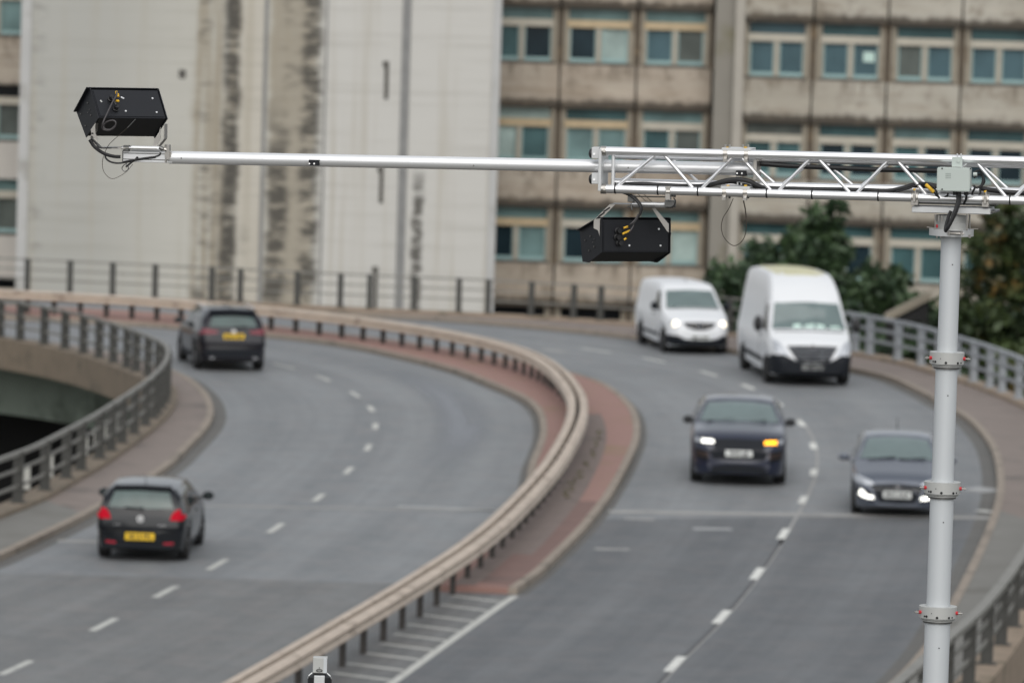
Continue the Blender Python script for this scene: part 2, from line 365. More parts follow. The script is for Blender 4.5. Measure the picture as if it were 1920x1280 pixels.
# central reservation: kerbs, red surfacing, worn strip beside the barrier
def fill_between(name, A, B, z0, z1, mat):
    return structure(slab(A, B, z0, z1).build(name, mat))
fill_between('median_kerb', MLK, offs(MLK, .16), -.05, .125, M['kerb'])
fill_between('median_kerb', offs(MRK, -.16), MRK, -.05, .125, M['kerb'])
fill_between('median_surface', offs(MLK, .16), offs(MRK, -.16), -.05, .115, M['red'])
a0 = nearest_s(CL, (.0, 106)); a1 = nearest_s(CL, (1.5, 136)); Ck = sub(CL, a0, a1, 120)
strip('median_strip', offs(Ck, -.2), offs(Ck, .68), .1195, M['red_dark'])
a2 = nearest_s(CL, (-.9, 101)); Ck = sub(CL, a2, a0, 40)
strip('median_strip', offs(Ck, -.1), offs(Ck, .30), .1195, M['red_dark'])

M['red_old'] = plain('older_red_surfacing', (.165, .10, .085), .85, var=.2, scale=2, dirt=(.10, .075, .065), dscale=.7)
nA = nearest_s(MRK, (.25, 100.9)); nB = nearest_s(MRK, (2.0, 116)); mA = nearest_s(CL, (-.8, 101.4)); mB_ = nearest_s(CL, (.75, 116))
strip('median_patch', offs(sub(CL, mA, mB_, 60), .28), offs(sub(MRK, nA, nB, 60), -.18), .1175, M['red_old'], cross=3)
# hatched area between barrier and edge line
He = np.array([ground(u, v).xy for u, v in [(966,1117),(941,1133),(841,1204),(736,1280),(600,1372),(440,1480)]])
He = resample(He, 60)
strip('hatch_edge_line', offs(He, -.075), offs(He, .075), .008, M['paint_mid'])
Hb = offs(sub(CL, nearest_s(CL, (-4.4, 80)), nearest_s(CL, (-1.0, 100.6)), 60), -.3)
strip('hatch_surface', Hb, offs(He[::-1], -.09), .0058, M['road_old'], cross=3)
for i in range(15):
    ru, rv = [(936,1128),(915,1145),(890,1165),(864,1183),(838,1201),(815,1219),(788,1237),(759,1257),(733,1275),(704,1296),(672,1318),(640,1341),(604,1366),(570,1391),(535,1416)][i]
    p = ground(ru, rv).xy; q = ground(ru-150, rv-19).xy; d = (q-p).normalized()
    # stop at the barrier line
    Lx = 0
    for st in np.linspace(.2, 4, 120):
        pt = p+d*st; s = nearest_s(CL, pt); c = point_at(CL, s)
        if pt.x < c[0]+.0: Lx = st; break
    if Lx == 0: Lx = 1.6
    nrm = Vector((-d.y, d.x))*.075
    mbh = MB(); mbh.add([(*(p+nrm), .008), (*(p-nrm), .008), (*(p+d*Lx-nrm), .008), (*(p+d*Lx+nrm), .008)], [(0, 1, 2, 3)])
    structure(mbh.build('hatch_line', M['paint_mid']))

# lane dashes
LD = [(-7.65,89.2),(-6.69,94.79),(-5.95,99.6),(-5.29,103.77),(-4.49,110.19),(-3.87,116.08),(-3.44,121.75),(-3.16,127.03),(-3.13,132.29),(-3.35,136.89),(-3.88,140.93),(-4.78,145.25),(-5.99,148.89)]
RD = [(2.82,91.99),(3.78,98.22),(4.69,105.05),(5.49,111.94),(6.18,118.42),(6.72,124.56),(7.02,130.73),(7.02,136.44),(6.71,141.79),(6.13,146.67),(5.22,150.55),(3.93,154.35),(2.34,157.29),(.42,159.84)]
LDs = spline([(-11.6,70),(-9.6,79.5)]+LD+[(-7.9,152),(-10.4,154.6),(-14,157)]); RDs = spline([(-.6,70),(1.5,83)]+RD+[(-2,161.8),(-6,163.6)])
def dash(P, q, L, wd=.13, mat='paint'):
    s = nearest_s(P, q); seg = sub(P, s-L/2, s+L/2, 8)
    strip('lane_dash', offs(seg, -wd/2), offs(seg, wd/2), .008, M[mat])
for q in LD+[(-8.9,83),(-10.35,76),(-9.9,154.2)]: dash(LDs, q, 1.75 if q[1] < 112 else 1.5, .14, 'paint_mid')
for q in RD+[(1.9,85.5),(.8,79)]: dash(RDs, q, 1.9 if q[1] < 112 else 1.5, .16 if q[1] < 150 else .14, 'paint' if q[1] < 158 else 'paint_worn')
# thin sealed seam along the right lane line
seg = sub(RDs, nearest_s(RDs, (5.3, 110)), nearest_s(RDs, (7, 138)), 120)
strip('road_seam', offs(seg, .02), offs(seg, .085), .0068, M['joint'])
seg = sub(RDs, nearest_s(RDs, (.9, 80)), nearest_s(RDs, (5.4, 111)), 120)
strip('road_seam', offs(seg, .0), offs(seg, .07), .0068, M['seam'])
strip('road_seam', offs(seg, .07), offs(seg, .10), .0068, M['joint'])
# polished and oil darkened bands worn into the lanes
def worn(pts, wd, mat):
    P_w = spline([tuple(ground(u, v).xy) for u, v in pts], 90); strip('road_wear', offs(P_w, -wd/2), offs(P_w, wd/2), .0062, polished('polished_asphalt', mat, .62, float(arc(P_w)[-1])), cross=4)
worn([(500,662),(560,672),(690,690),(790,716),(846,750),(868,790),(858,830),(820,868),(760,905)], 1.7, (.26, .275, .30))
# expansion joints and odd worn marks
def bar(name, pts, wd, mat):
    P = resample(np.array([ground(u, v).xy for u, v in pts]), 30)
    strip(name, offs(P, -wd/2), offs(P, wd/2), .0065, M[mat])
bar('expansion_joint', [(1142,959),(1400,963),(1866,971)], .55, 'joint')
bar('expansion_joint', [(330,948),(660,953),(930,957)], .22, 'joint')
bar('expansion_joint', [(745,949),(925,956)], .35, 'paint_worn')
bar('worn_mark', [(1300,991),(1372,992)], .35, 'paint_worn')
bar('worn_mark', [(1115,1029),(1180,1030)], .3, 'joint')
bar('worn_mark', [(1170,972),(1228,974)], .3, 'joint')
bar('worn_mark', [(1815,915),(1868,921)], .8, 'paint_worn')
bar('worn_mark', [(1850,960),(1862,958)], .6, 'paint')
bar('worn_mark', [(1015,655),(1062,660)], .5, 'joint')
bar('worn_mark', [(108,1014),(190,1016)], .4, 'joint')

# footways, kerbs, parapet plinths
fill_between('kerb', offs(LK, -.16), LK, -.05, .125, M['kerb'])
fill_between('kerb', RK, offs(RK, .16), -.05, .125, M['kerb'])
sl_ = nearest_s(LP, (-9.45, 113)); fa = sl_/arc(LP)[-1]; i0 = int(fa*399); 
la = nearest_s(LK, (-8.2, 111))
fill_between('footway', sub(offs(LP, .25), 0, sl_, 150), sub(offs(LK, -.16), 0, la, 150), -.05, .115, M['foot_grey'])
fill_between('footway', sub(offs(LP, .25), sl_, arc(LP)[-1]*.998, 200), sub(offs(LK, -.16), la, arc(LK)[-1]*.998, 200), -.05, .115, M['foot'])
sr = nearest_s(RP, (11.3, 113)); ra = nearest_s(RK, (9.9, 116.5))
fill_between('footway', sub(offs(RK, .16), 0, ra, 150), sub(offs(RP, -.25), 0, sr, 150), -.05, .115, M['foot_grey'])
fill_between('footway', sub(offs(RK, .16), ra, arc(RK)[-1]*.998, 200), sub(offs(RP, -.25), sr, arc(RP)[-1]*.998, 200), -.05, .115, M['foot'])
# edge beams (plinth plus fascia), girder and added dark backing
deck = thing('flyover_deck', 'curved concrete flyover deck with pale edge beams and a dark girder beneath', 'flyover')
slab(offs(LP, -.28), offs(LP, .25), -.62, .2).build('edge_beam', M['plinth_d'], deck)
slab(offs(RP, -.25), offs(RP, .28), -.62, .2).build('edge_beam', M['plinth'], deck)
slab(offs(LP, .25), offs(RP, -.25), -.45, -.06).build('deck_slab', M['girder'], deck)
slab(offs(LP, 1.5), offs(LP, 2.1), -2.1, -.46).build('girder', M['girder'], deck)
slab(offs(RP, -2.1), offs(RP, -1.5), -2.1, -.46).build('girder', M['girder'], deck)
slab(offs(LP, 2.2), offs(RP, -2.2), -2.08, -1.9).build('soffit', M['under'], deck)
slab(offs(CL, -1.2), offs(CL, 1.2), -7.2, -2.09).build('added_backing', M['under'], deck)  # added wall closing the view below so the void stays black

# ------------------------------------------------------------------ railings and barrier
def railing(name, P, s_posts, zb, height, label, cat, rails, postmat, railmat, pw=(.10, .16), up=.0):
    c = point_at(P, s_posts[0]); t = thing(name, label, cat, (c[0], c[1], zb), group='railings of the flyover')
    off = Vector((c[0], c[1], zb)); d = arc(P); s0, s1 = s_posts[0]-.6, s_posts[-1]+.6
    tan = np.gradient(P, axis=0)
    for s in s_posts:
        q = point_at(P, s); i = min(len(P)-1, int(np.searchsorted(d, s))); a = math.atan2(tan[i][1], tan[i][0])
        rot = Matrix.Rotation(a, 3, 'Z'); m = MB()
        m.box((q[0]-off.x, q[1]-off.y, height/2+.01), (pw[0], pw[1], height), rot)
        m.box((q[0]-off.x, q[1]-off.y, .012), (pw[0]+.12, pw[1]+.12, .024), rot)
        m.build('post', postmat, t)
    for (z, hh, ww) in rails:
        Q = sub(P, max(0, s0), min(d[-1], s1), 160); n_ = normals(Q); m = MB()
        slab([q-off.xy.to_tuple() if False else np.array([q[0]-off.x, q[1]-off.y]) for q in offs(Q, -ww/2)], [np.array([q[0]-off.x, q[1]-off.y]) for q in offs(Q, ww/2)], z-hh/2, z+hh/2, m)
        m.build('rail', railmat, t)
    return t
R3 = [(.98, .085, .09), (.66, .06, .04), (.33, .06, .04)]
# left parapet
sp = [nearest_s(LP, ground(u, v, .2).xy) for u, v in [(35,941),(88,919),(122,895),(154,880),(183,860),(210,843),(231,830),(252,812),(272,797),(286,785),(297,777)]]
near = [sp[0]-2.65*k for k in range(12, 0, -1)]
far_pts = [(256,700),(236,687),(212,680),(185,670),(155,662),(120,652),(82,645),(40,637),(0,631)]
def s_bearing(Pc, ymin, u, v):
    g = ground(u, v, .2); k = Pc[:, 1] > ymin; b = np.where(k, np.abs(Pc[:, 0]/Pc[:, 1]-g.x/g.y), 9); return arc(Pc)[int(np.argmin(b))]
fp = sorted(s_bearing(LP, 143, u, v) for u, v in far_pts)
gap = list(np.linspace(sp[-1], fp[0], 9)[1:-1])
farx = [fp[-1]+1.45*k for k in range(1, 9)]
lp_posts = sorted(x for x in near+sp+gap+fp+farx if 0.8 < x < arc(LP)[-1]-.8)
lrail = railing('parapet_railing', offs(LP, 0), lp_posts, .2, 1.0, 'grey metal parapet railing curving round the inner left edge above the dark void', 'railing', R3, M['rpost'], M['rail'], (.10, .20))
for k in range(7):
    if k+1 >= len(sp): break
    q = point_at(offs(LP, -.16), (sp[k]+sp[k+1])/2); m = MB(); m.box((q[0]-lrail.location.x, q[1]-lrail.location.y, .36), (.20, .03, .46 if k < 2 else .38)); m.build('pale_plate', M['plate_w'], lrail)  # pale plates midway between the near posts
# right parapet, pale galvanised where it bends behind the mast
rp_all = []
s_near = nearest_s(RP, ground(1876, 1209, .2).xy)
rp_all += [s_near+2.55*k for k in range(-14, 18)]
pts = [(1882,735),(1857,725),(1725,683),(1684,673),(1640,664),(1595,657)]
sps = [nearest_s(RP, ground(u, v, .2).xy) for u, v in pts]
sA_ = rp_all[-1]
mid = list(np.linspace(sA_, sps[0], max(2, int((sps[0]-sA_)/1.9)+1))[1:-1])
mid2 = list(np.linspace(sps[1], sps[2], 5)[1:-1])
rp1 = [x for x in rp_all if x > .8]+[x for x in mid if x > sA_]+sps[:2]+mid2+sps[2:]
rp1 = sorted(x for x in rp1 if x <= sps[-1]+.01)
s_cut = nearest_s(RP, (12.6, 125))
railing('parapet_railing', RP, [x for x in rp1 if x <= s_cut], .2, 1.05, 'dark grey parapet railing with broad posts low beside the foot of the white mast', 'railing', [(1.02, .09, .17), (.70, .07, .04), (.38, .07, .04)], M['rpost'], M['rail'], (.07, .20))
railing('parapet_railing', RP, [x for x in rp1 if x > s_cut], .2, 1.05, 'pale galvanised parapet railing bending along the outer right footway behind the white mast', 'railing', [(1.02, .09, .12), (.70, .08, .05), (.38, .08, .05)], M['rail_lt'], M['rail_lt'], (.17, .17))
fpts = [(924,587),(852,586),(774,585),(702,580),(624,577),(545,575),(463,570),(384,569),(297,564),(212,561),(126,557),(40,552)]
def s_far(u, v):
    # place by bearing along the curve
    best = None; d = arc(RP)
    for i in range(len(RP)):
        if RP[i][1] < 160: continue
        b = abs(RP[i][0]/RP[i][1]-ground(u, v, .2).x/ground(u, v, .2).y)
        if best is None or b < best[0]: best = (b, d[i])
    return best[1]
fs_ = [s_far(u, v) for u, v in fpts]
lead = [s_far(u, v) for u, v in [(1132,600),(1066,596),(997,590)]]
sF = sps[-1]; bridge = list(np.linspace(sF, lead[0], 8)[1:-1])
rp2 = sorted(bridge+lead+fs_+[fs_[-1]+1.5*k for k in range(1, 8)])
rp2 = [x for x in rp2 if x < arc(RP)[-1]-.7]
railing('parapet_railing', RP, rp2, .2, 1.0, 'thin dark railing along the far road edge in front of the pale concrete tower', 'railing', [(.98, .05, .06), (.68, .04, .04), (.38, .04, .04)], M['rpost'], M['rail'], (.15, .12))

# double-sided median barrier
bpx = [(46,588),(94,585.5),(141,589),(189,592),(234,595),(277,598),(321,601)]
post_xy = []
b0 = [(-2.75,89.2)]
post_s = []
s = nearest_s(CL, (-9.0, 59)); sN = nearest_s(CL, (-.02, 108.2))
while s < sN: post_s.append(s); s += 1.68
sM = nearest_s(CL, (1.2, 141.8))
while s < sM: post_s.append(s); s += 1.35
sE = arc(CL)[-1]-1
while s < sE: post_s.append(s); s += .98 if s < nearest_s(CL, (-6.5, 159.6)) else .82
print('barrier posts', len(post_s))
c0 = point_at(CL, post_s[0])
barrier = thing('median_barrier', 'double beige steel crash barrier on dark posts winding down the red median', 'crash barrier', (c0[0], c0[1], 0))
tan = np.gradient(CL, axis=0); dC = arc(CL)
sMed = nearest_s(CL, (-1.0, 100.7))
for s in post_s:
    q = point_at(CL, s); i = min(len(CL)-1, int(np.searchsorted(dC, s))); a = math.atan2(tan[i][1], tan[i][0]); rot = Matrix.Rotation(a, 3, 'Z')
    zb = .11 if s > sMed else 0.
    m = MB(); cx, cy = q[0]-c0[0], q[1]-c0[1]
    m.box((cx, cy, (zb+.66)/2), (.11, .022, .66-zb), rot)
    for e in (-1, 1): m.box(Vector((cx, cy, (zb+.66)/2))+rot @ Vector((e*.055, 0, 0)), (.016, .09, .66-zb), rot)
    m.box(Vector((cx, cy, .60)), (.07, .30, .10), rot)
    m.build('post', M['bpost'], barrier)
Cb = sub(CL, post_s[0]-1.2, min(dC[-1], post_s[-1]+.9), 500)
prof = [(.05, .735), (.12, .75), (.19, .735), (.235, .70), (.20, .655), (.165, .625), (.20, .59), (.235, .545), (.19, .50), (.05, .49)]
for sd in (-1, 1):
    n_ = normals(Cb); vs = []; k = len(prof)
    for q, nn in zip(Cb, n_):
        for (o_, z_) in prof: vs.append((q[0]+nn[0]*o_*sd-c0[0], q[1]+nn[1]*o_*sd-c0[1], z_))
    fs = [(i*k+j, i*k+(j+1) % k, (i+1)*k+(j+1) % k, (i+1)*k+j) for i in range(len(Cb)-1) for j in range(k)]
    fs += [tuple(range(k)), tuple((len(Cb)-1)*k+j for j in range(k))]
    m = MB(); m.add(vs, fs); bobj = m.build('beam', M['beam'], barrier, smooth=True)
    # lap joints
    ss = post_s[2]
    while ss < post_s[-1]-2:
        q0 = sub(CL, ss-.12, ss+.12, 3); nn = normals(q0); vs = []; kk = len(prof)-1
        for q, n1 in zip(q0, nn):
            for (o_, z_) in prof[:-1]: vs.append((q[0]+n1[0]*(o_+.008)*sd-c0[0], q[1]+n1[1]*(o_+.008)*sd-c0[1], z_+.006))
        m = MB(); m.add(vs, [(i*kk+j, i*kk+j+1, (i+1)*kk+j+1, (i+1)*kk+j) for i in range(2) for j in range(kk-1)])
        m.build('lap_joint', M['beam'], bobj); ss += 4.05

# weeds on the median
m = MB(); rnd = random.Random(3)
for (u, v) in [(1062,925),(1070,912),(1078,900),(1086,888),(1100,870),(1113,850),(1119,830),(1123,815)]:
    for k in range(12):
        p = ground(u+rnd.uniform(-3, 3), v+rnd.uniform(-9, 9), .12); h = rnd.uniform(.015, .05); a = rnd.uniform(0, 6.28); dx, dy = math.cos(a)*.05, math.sin(a)*.05
        m.add([(p.x-dx, p.y-dy, .12), (p.x+dx, p.y+dy, .12), (p.x+dx*1.5+rnd.uniform(-.05, .05), p.y+dy*1.5, .12+h)], [(0, 1, 2)])
o = m.build('weeds', M['weed']); tag(o, 'strip of green weeds growing along the red median', 'weeds', kind='stuff')

# ------------------------------------------------------------------ the concrete building
def band(nt, x, c, wd, soft):
    d = math_(nt, 'ABSOLUTE', math_(nt, 'SUBTRACT', x, c))
    n = N(nt, 'MapRange'); n.interpolation_type = 'SMOOTHSTEP'
    n.inputs['From Min'].default_value = wd/2+soft; n.inputs['From Max'].default_value = max(0, wd/2-soft*.2)
    nt.links.new(d, n.inputs['Value']); return n.outputs[0]
def tower_mat():
    m, nt, b = new_mat('board_marked_concrete'); co = coords(nt)
    s = N(nt, 'SeparateXYZ'); nt.links.new(co, s.inputs[0]); X, Y, Z = s.outputs
    wob = noise(nt, co, 1., 6, .7, stretch=(.5, .5, 1.2)); X2 = math_(nt, 'ADD', X, math_(nt, 'MULTIPLY', math_(nt, 'SUBTRACT', wob, .5), .6))
    big = noise(nt, co, .25, 4, .5); boards = noise(nt, co, 1., 5, .65, stretch=(.18, .18, 5.0)); vert = noise(nt, co, 1., 5, .6, stretch=(2.2, 2.2, .06))
    c = mixc(nt, big, (.43, .42, .375), (.52, .51, .465))
    # brightness of differently facing wall parts, painted into the base tone
    c = mixc(nt, math_(nt, 'MULTIPLY', ramp(nt, X, -7.3, -6.7), .65), c, (.56, .55, .525))
    c = mixc(nt, math_(nt, 'MULTIPLY', ramp(nt, X, -11.2, -15.5), .75), c, (.37, .37, .345))
    c = mixc(nt, math_(nt, 'MULTIPLY', band(nt, X, -9.4, .85, .15), .5), c, (.52, .475, .40))
    c = mixc(nt, math_(nt, 'MULTIPLY', ramp(nt, boards, .50, .68), .20), c, (.24, .225, .19))
    c = mixc(nt, math_(nt, 'MULTIPLY', ramp(nt, vert, .50, .70), .5), c, (.37, .335, .265))
    # rusty brown runs and black streaks
    jag = noise(nt, co, 1., 6, .70, stretch=(.9, .9, 3.0)); run = noise(nt, co, 1., 4, .6, stretch=(4., 4., .10))
    br = math_(nt, 'MULTIPLY', band(nt, X2, -10.65, 1.25, .35), ramp(nt, run, .28, .62))
    c = mixc(nt, math_(nt, 'MULTIPLY', br, .75), c, (.27, .225, .155))
    br = math_(nt, 'MULTIPLY', band(nt, X2, -7.95, 1.45, .25), .85)
    c = mixc(nt, math_(nt, 'MULTIPLY', br, .85), c, (.29, .25, .185))
    def black(cx, wd, soft, lo, hi, amt, zlo=None, zhi=None):
        nonlocal c
        k = math_(nt, 'MULTIPLY', band(nt, X2, cx, wd, soft), ramp(nt, jag, lo, hi))
        if zlo is not None: k = math_(nt, 'MULTIPLY', k, ramp(nt, Z, zlo, zhi))
        c = mixc(nt, math_(nt, 'MULTIPLY', k, amt), c, (.075, .07, .06))
    black(-10.12, .36, .24, .30, .52, .97)
    black(-10.75, .8, .4, .46, .62, .5, 16., 7.)
    black(-7.3, .42, .3, .38, .54, .92)
    black(-8.45, .5, .3, .34, .54, .92, 13.0, 9.5)
    black(-8.0, .6, .3, .5, .64, .4)
    black(-3.45, .26, .16, .36, .52, .9, 10.6, 8.6)
    black(-16.9, .25, .3, .5, .66, .3)
    black(-11.1, .2, .25, .48, .60, .5)
    black(-9.55, .15, .2, .48, .58, .6, 9., 5.)
    nt.links.new(c, b.inputs['Base Color']); b.inputs['Roughness'].default_value = .9
    bp = N(nt, 'Bump', Strength=.5, Distance=.03); nt.links.new(boards, bp.inputs['Height']); nt.links.new(bp.outputs[0], b.inputs['Normal'])
    return m
def panel_mat(name, z0, ca, cb):
    m, nt, b = new_mat(name); co = coords(nt)
    s = N(nt, 'SeparateXYZ'); nt.links.new(co, s.inputs[0]); X, Y, Z = s.outputs
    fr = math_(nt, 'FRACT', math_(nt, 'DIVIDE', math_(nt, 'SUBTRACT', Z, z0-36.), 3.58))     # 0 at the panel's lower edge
    big = noise(nt, co, .35, 4, .55); lay = noise(nt, co, 1., 5, .65, stretch=(.5, .5, 4.)); run = noise(nt, co, 1., 5, .65, stretch=(2.6, 2.6, .5)); blot = noise(nt, co, 1.3, 6, .65)
    c = mixc(nt, ramp(nt, big, .3, .7), ca, cb)
    c = mixc(nt, math_(nt, 'MULTIPLY', ramp(nt, lay, .48, .66), .45), c, (.23, .185, .135))
    c = mixc(nt, math_(nt, 'MULTIPLY', ramp(nt, lay, .44, .30), .45), c, (.46, .42, .35))
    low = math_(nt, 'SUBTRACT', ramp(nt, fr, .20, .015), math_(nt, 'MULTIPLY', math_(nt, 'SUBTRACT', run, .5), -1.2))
    c = mixc(nt, math_(nt, 'MULTIPLY', ramp(nt, low, .36, .85), .93), c, (.07, .058, .045))  # lower-edge band paints the overhang's shadow together with grime
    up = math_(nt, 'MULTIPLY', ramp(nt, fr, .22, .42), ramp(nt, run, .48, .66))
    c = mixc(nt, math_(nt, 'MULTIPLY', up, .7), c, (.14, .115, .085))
    c = mixc(nt, math_(nt, 'MULTIPLY', ramp(nt, blot, .52, .68), .55), c, (.165, .135, .10))
    nt.links.new(c, b.inputs['Base Color']); b.inputs['Roughness'].default_value = .92
    bp = N(nt, 'Bump', Strength=.5, Distance=.04); nt.links.new(lay, bp.inputs['Height']); nt.links.new(bp.outputs[0], b.inputs['Normal'])
    return m
M['tower'] = tower_mat()
M['tower_edge'] = plain('smooth_concrete', (.45, .45, .44), .9, var=.12, scale=.8, dirt=(.30, .29, .265), dscale=.7)
M['groove'] = plain('groove_grime', (.23, .23, .225), .95, var=.3, scale=2)
M['vent'] = plain('vent_dark', (.10, .095, .085), .95)
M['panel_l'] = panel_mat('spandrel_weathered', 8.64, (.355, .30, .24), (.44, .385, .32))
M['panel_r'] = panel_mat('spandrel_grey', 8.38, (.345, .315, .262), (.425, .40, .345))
M['panel_w'] = plain('spandrel_pale', (.50, .47, .43), .9, var=.1, scale=1)
M['col'] = plain('column_concrete', (.26, .23, .18), .9, var=.3, scale=1.2, dirt=(.13, .095, .06), dscale=.9)
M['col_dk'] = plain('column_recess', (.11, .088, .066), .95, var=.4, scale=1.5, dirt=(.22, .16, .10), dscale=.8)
M['pil'] = plain('pilaster_concrete', (.24, .225, .195), .92, var=.15, scale=.6, dirt=(.17, .155, .09), dscale=.5)
M['pil_lt'] = plain('pilaster_edge', (.38, .355, .31), .92, var=.2, scale=.8)
M['sill'] = plain('sill_grime', (.12, .11, .095), .9, var=.3, scale=2)
M['bar_y'] = plain('transom_bar_tan', (.47, .37, .235), .8, var=.2, scale=2)
M['bar_g'] = plain('transom_bar_pale', (.45, .42, .35), .8, var=.2, scale=2)
M['tealframe'] = plain('teal_frame', (.26, .39, .385), .5, var=.1, scale=2)
M['mull'] = plain('mullion', (.36, .33, .27), .8, var=.2, scale=2)
def pane_mat(name, base, blind=None):
    m, nt, b = new_mat(name); co = coords(nt); b.inputs['Roughness'].default_value = .08; b.inputs['Specular IOR Level'].default_value = .35
    f = noise(nt, co, .7, 4, .5); c = mixc(nt, ramp(nt, f, .3, .7), base, tuple(x*1.7 for x in base))
    if blind:
        wv = N(nt, 'TexWave', Scale=1.6, Distortion=1.2); wv.bands_direction = 'X'; nt.links.new(co, wv.inputs[0])
        c = mixc(nt, math_(nt, 'MULTIPLY', ramp(nt, wv.outputs[1], .45, .8), .55), c, blind)
    nt.links.new(c, b.inputs['Base Color']); return m
P_ = {'d': pane_mat('pane_dark', (.012, .022, .028)), 't': pane_mat('pane_teal', (.045, .088, .092)), 'b': pane_mat('pane_blinds', (.042, .075, .088), (.11, .18, .20)),
      'p': pane_mat('pane_pale', (.27, .34, .32)), 'm': pane_mat('pane_mid', (.11, .17, .168)), 'g': pane_mat('pane_grey', (.075, .085, .078)), 'k': pane_mat('pane_black', (.010, .011, .012))}

bld = thing('concrete_building', 'weathered concrete office building with a blank pale tower between rows of teal windows', 'building', (0, 203, -7))
BZ = 7.0; BO = Vector((0, 203, -7))
# blank tower (local y = -3 is the face at distance 200)
m = MB(); m.bx(-17.25, -.92, -3., 12, 0, 17.4)
m.build('tower', M['tower'], bld)
m = MB()
m.bx(-17.55, -17.2, -3.06, 11, 0, 17.5); m.build('tower_edge', M['tower_edge'], bld); m = MB()
m.bx(-.98, -.70, -3.05, 11, 0, 17.5)
m.build('tower_edge', M['tower_edge'], bld)
m = MB()
for x, wd in ((-8.95, .13), (-4.02, .30), (-6.82, .06)): m.bx(x-wd/2, x+wd/2, -3.03, -2.9, 0, 17.3)
m.build('joint_strip', M['groove'], bld)
for x, z0, z1 in ((-4.68, 5.33, 6.65), (-4.76, 1.68, 2.95), (-4.86, -2.3, -.58), (-4.95, -6, -4), (-4.60, 9, 10.4)): m = MB(); m.prism([(x-.07, -3.04, z0+BZ), (x+.07, -3.04, z0+BZ), (x+.07, -3.04, z1+BZ), (x-.14, -3.04, z1+BZ), (x-.14, -3.04, z1-.22+BZ), (x-.07, -3.04, z1-.22+BZ)], (0, .14, 0)); m.build('vent_slot', M['vent'], bld)
m = MB(); m.bx(-11.98, -11.74, -3.04, -2.95, 5.86+BZ, 6.14+BZ); m.build('vent_slot', M['vent'], bld)

def bay(root, T, x0, x1, zt, pm, panes, barm, cols=True, lower=True, pane_parent=True):
    """one bay below the spandrel whose lower edge is at zt. T maps local (x,y,z) to root coordinates."""
    def B(mb, a, b, y0, y1, z0, z1): 
        mb.add([T(x, y, z) for z in (z0, z1) for y in (y0, y1) for x in (a, b)], [(0, 2, 3, 1), (4, 5, 7, 6), (0, 1, 5, 4), (2, 6, 7, 3), (0, 4, 6, 2), (1, 3, 7, 5)])
    xm = (x0+x1)/2
    f = MB(); B(f, x0, x1, .14, .40, zt-.70, zt-.43)                      # transom bar
    wf = f.build('window', barm, root)
    for a, b, q0, q1 in ((x0, x0+.10, -1.93, -.703), (xm-.09, xm+.09, -1.93, -.703), (x1-.10, x1, -1.93, -.703), (x0, x0+.06, -.427, .02), (x1-.06, x1, -.427, .02)):
        g = MB(); B(g, a, b, .17, .40, zt+q0, zt+q1); g.build('mullion', M['mull'], wf)
    for a, b in ((x0+.103, xm-.093), (xm+.093, x1-.103)):
        g = MB(); Q = [(a, zt-1.93), (b, zt-1.93), (b, zt-.706), (b-.05, zt-.706), (b-.05, zt-1.80), (a+.05, zt-1.80), (a+.05, zt-.706), (a, zt-.706)]
        v_ = [T(p, .24, q) for p, q in Q]; o_ = [T(p, .38, q) for p, q in Q]
        g.add(v_+o_, [(0, 1, 4, 5), (1, 2, 3, 4), (0, 5, 6, 7), (8, 13, 12, 9), (9, 12, 11, 10), (8, 15, 14, 13)]+[(i, 8+i, 8+(i+1) % 8, (i+1) % 8) for i in range(8)])
        g.build('frame', M['tealframe'], wf)
    for (a, b, z0, z1), k in zip(((x0+.063, x1-.063, zt-.427, zt-.0), (x0+.155, xm-.145, zt-1.797, zt-.706), (xm+.145, x1-.155, zt-1.797, zt-.706)), panes):
        g = MB(); B(g, a, b, .30, .33, z0, z1); g.build('pane', P_[k], wf)
    s_ = MB(); B(s_, x0-.05, x1+.05, -.04, .40, zt-2.03, zt-1.94); s_.build('sill', M['sill'], wf)
def box_T(root, T, name, mat, a, b, y0, y1, z0, z1):
    mb = MB(); mb.add([T(x, y, z) for z in (z0, z1) for y in (y0, y1) for x in (a, b)], [(0, 2, 3, 1), (4, 5, 7, 6), (0, 1, 5, 4), (2, 6, 7, 3), (0, 4, 6, 2), (1, 3, 7, 5)])
    return mb.build(name, mat, root)

def block(T, xs, zt0, rows, pm, colw, patterns, barset, rng, pmats=None):
    for r_ in rows:
        zt = zt0-3.58*r_
        for i in range(len(xs)-1):
            a, b = xs[i]+colw/2, xs[i+1]-colw/2
            pan = patterns.get((r_, i)) or rng.choice(['tbt', 'mtd', 'tdb', 'mbb', 'dtt'])
            bay(bld, T, a, b, zt+BZ, pm, pan, barset(r_, i))
            yo = rng.uniform(-.02, .02)
            pmm = pm if not pmats or (r_, i) not in pmats else pmats[(r_, i)]
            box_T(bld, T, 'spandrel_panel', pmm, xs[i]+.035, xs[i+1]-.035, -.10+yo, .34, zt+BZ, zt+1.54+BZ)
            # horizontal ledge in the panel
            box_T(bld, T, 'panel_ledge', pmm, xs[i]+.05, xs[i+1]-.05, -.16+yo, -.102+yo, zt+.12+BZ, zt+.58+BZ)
        for x in xs:
            box_T(bld, T, 'column', M['col'], x-colw/2+.002, x-.10, .05, .42, zt-2.04+BZ, zt+BZ-.003)
            box_T(bld, T, 'column', M['col'], x+.10, x+colw/2-.002, .05, .42, zt-2.04+BZ, zt+BZ-.003)
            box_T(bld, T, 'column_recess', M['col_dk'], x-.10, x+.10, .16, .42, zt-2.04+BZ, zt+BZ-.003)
rng = random.Random(11)
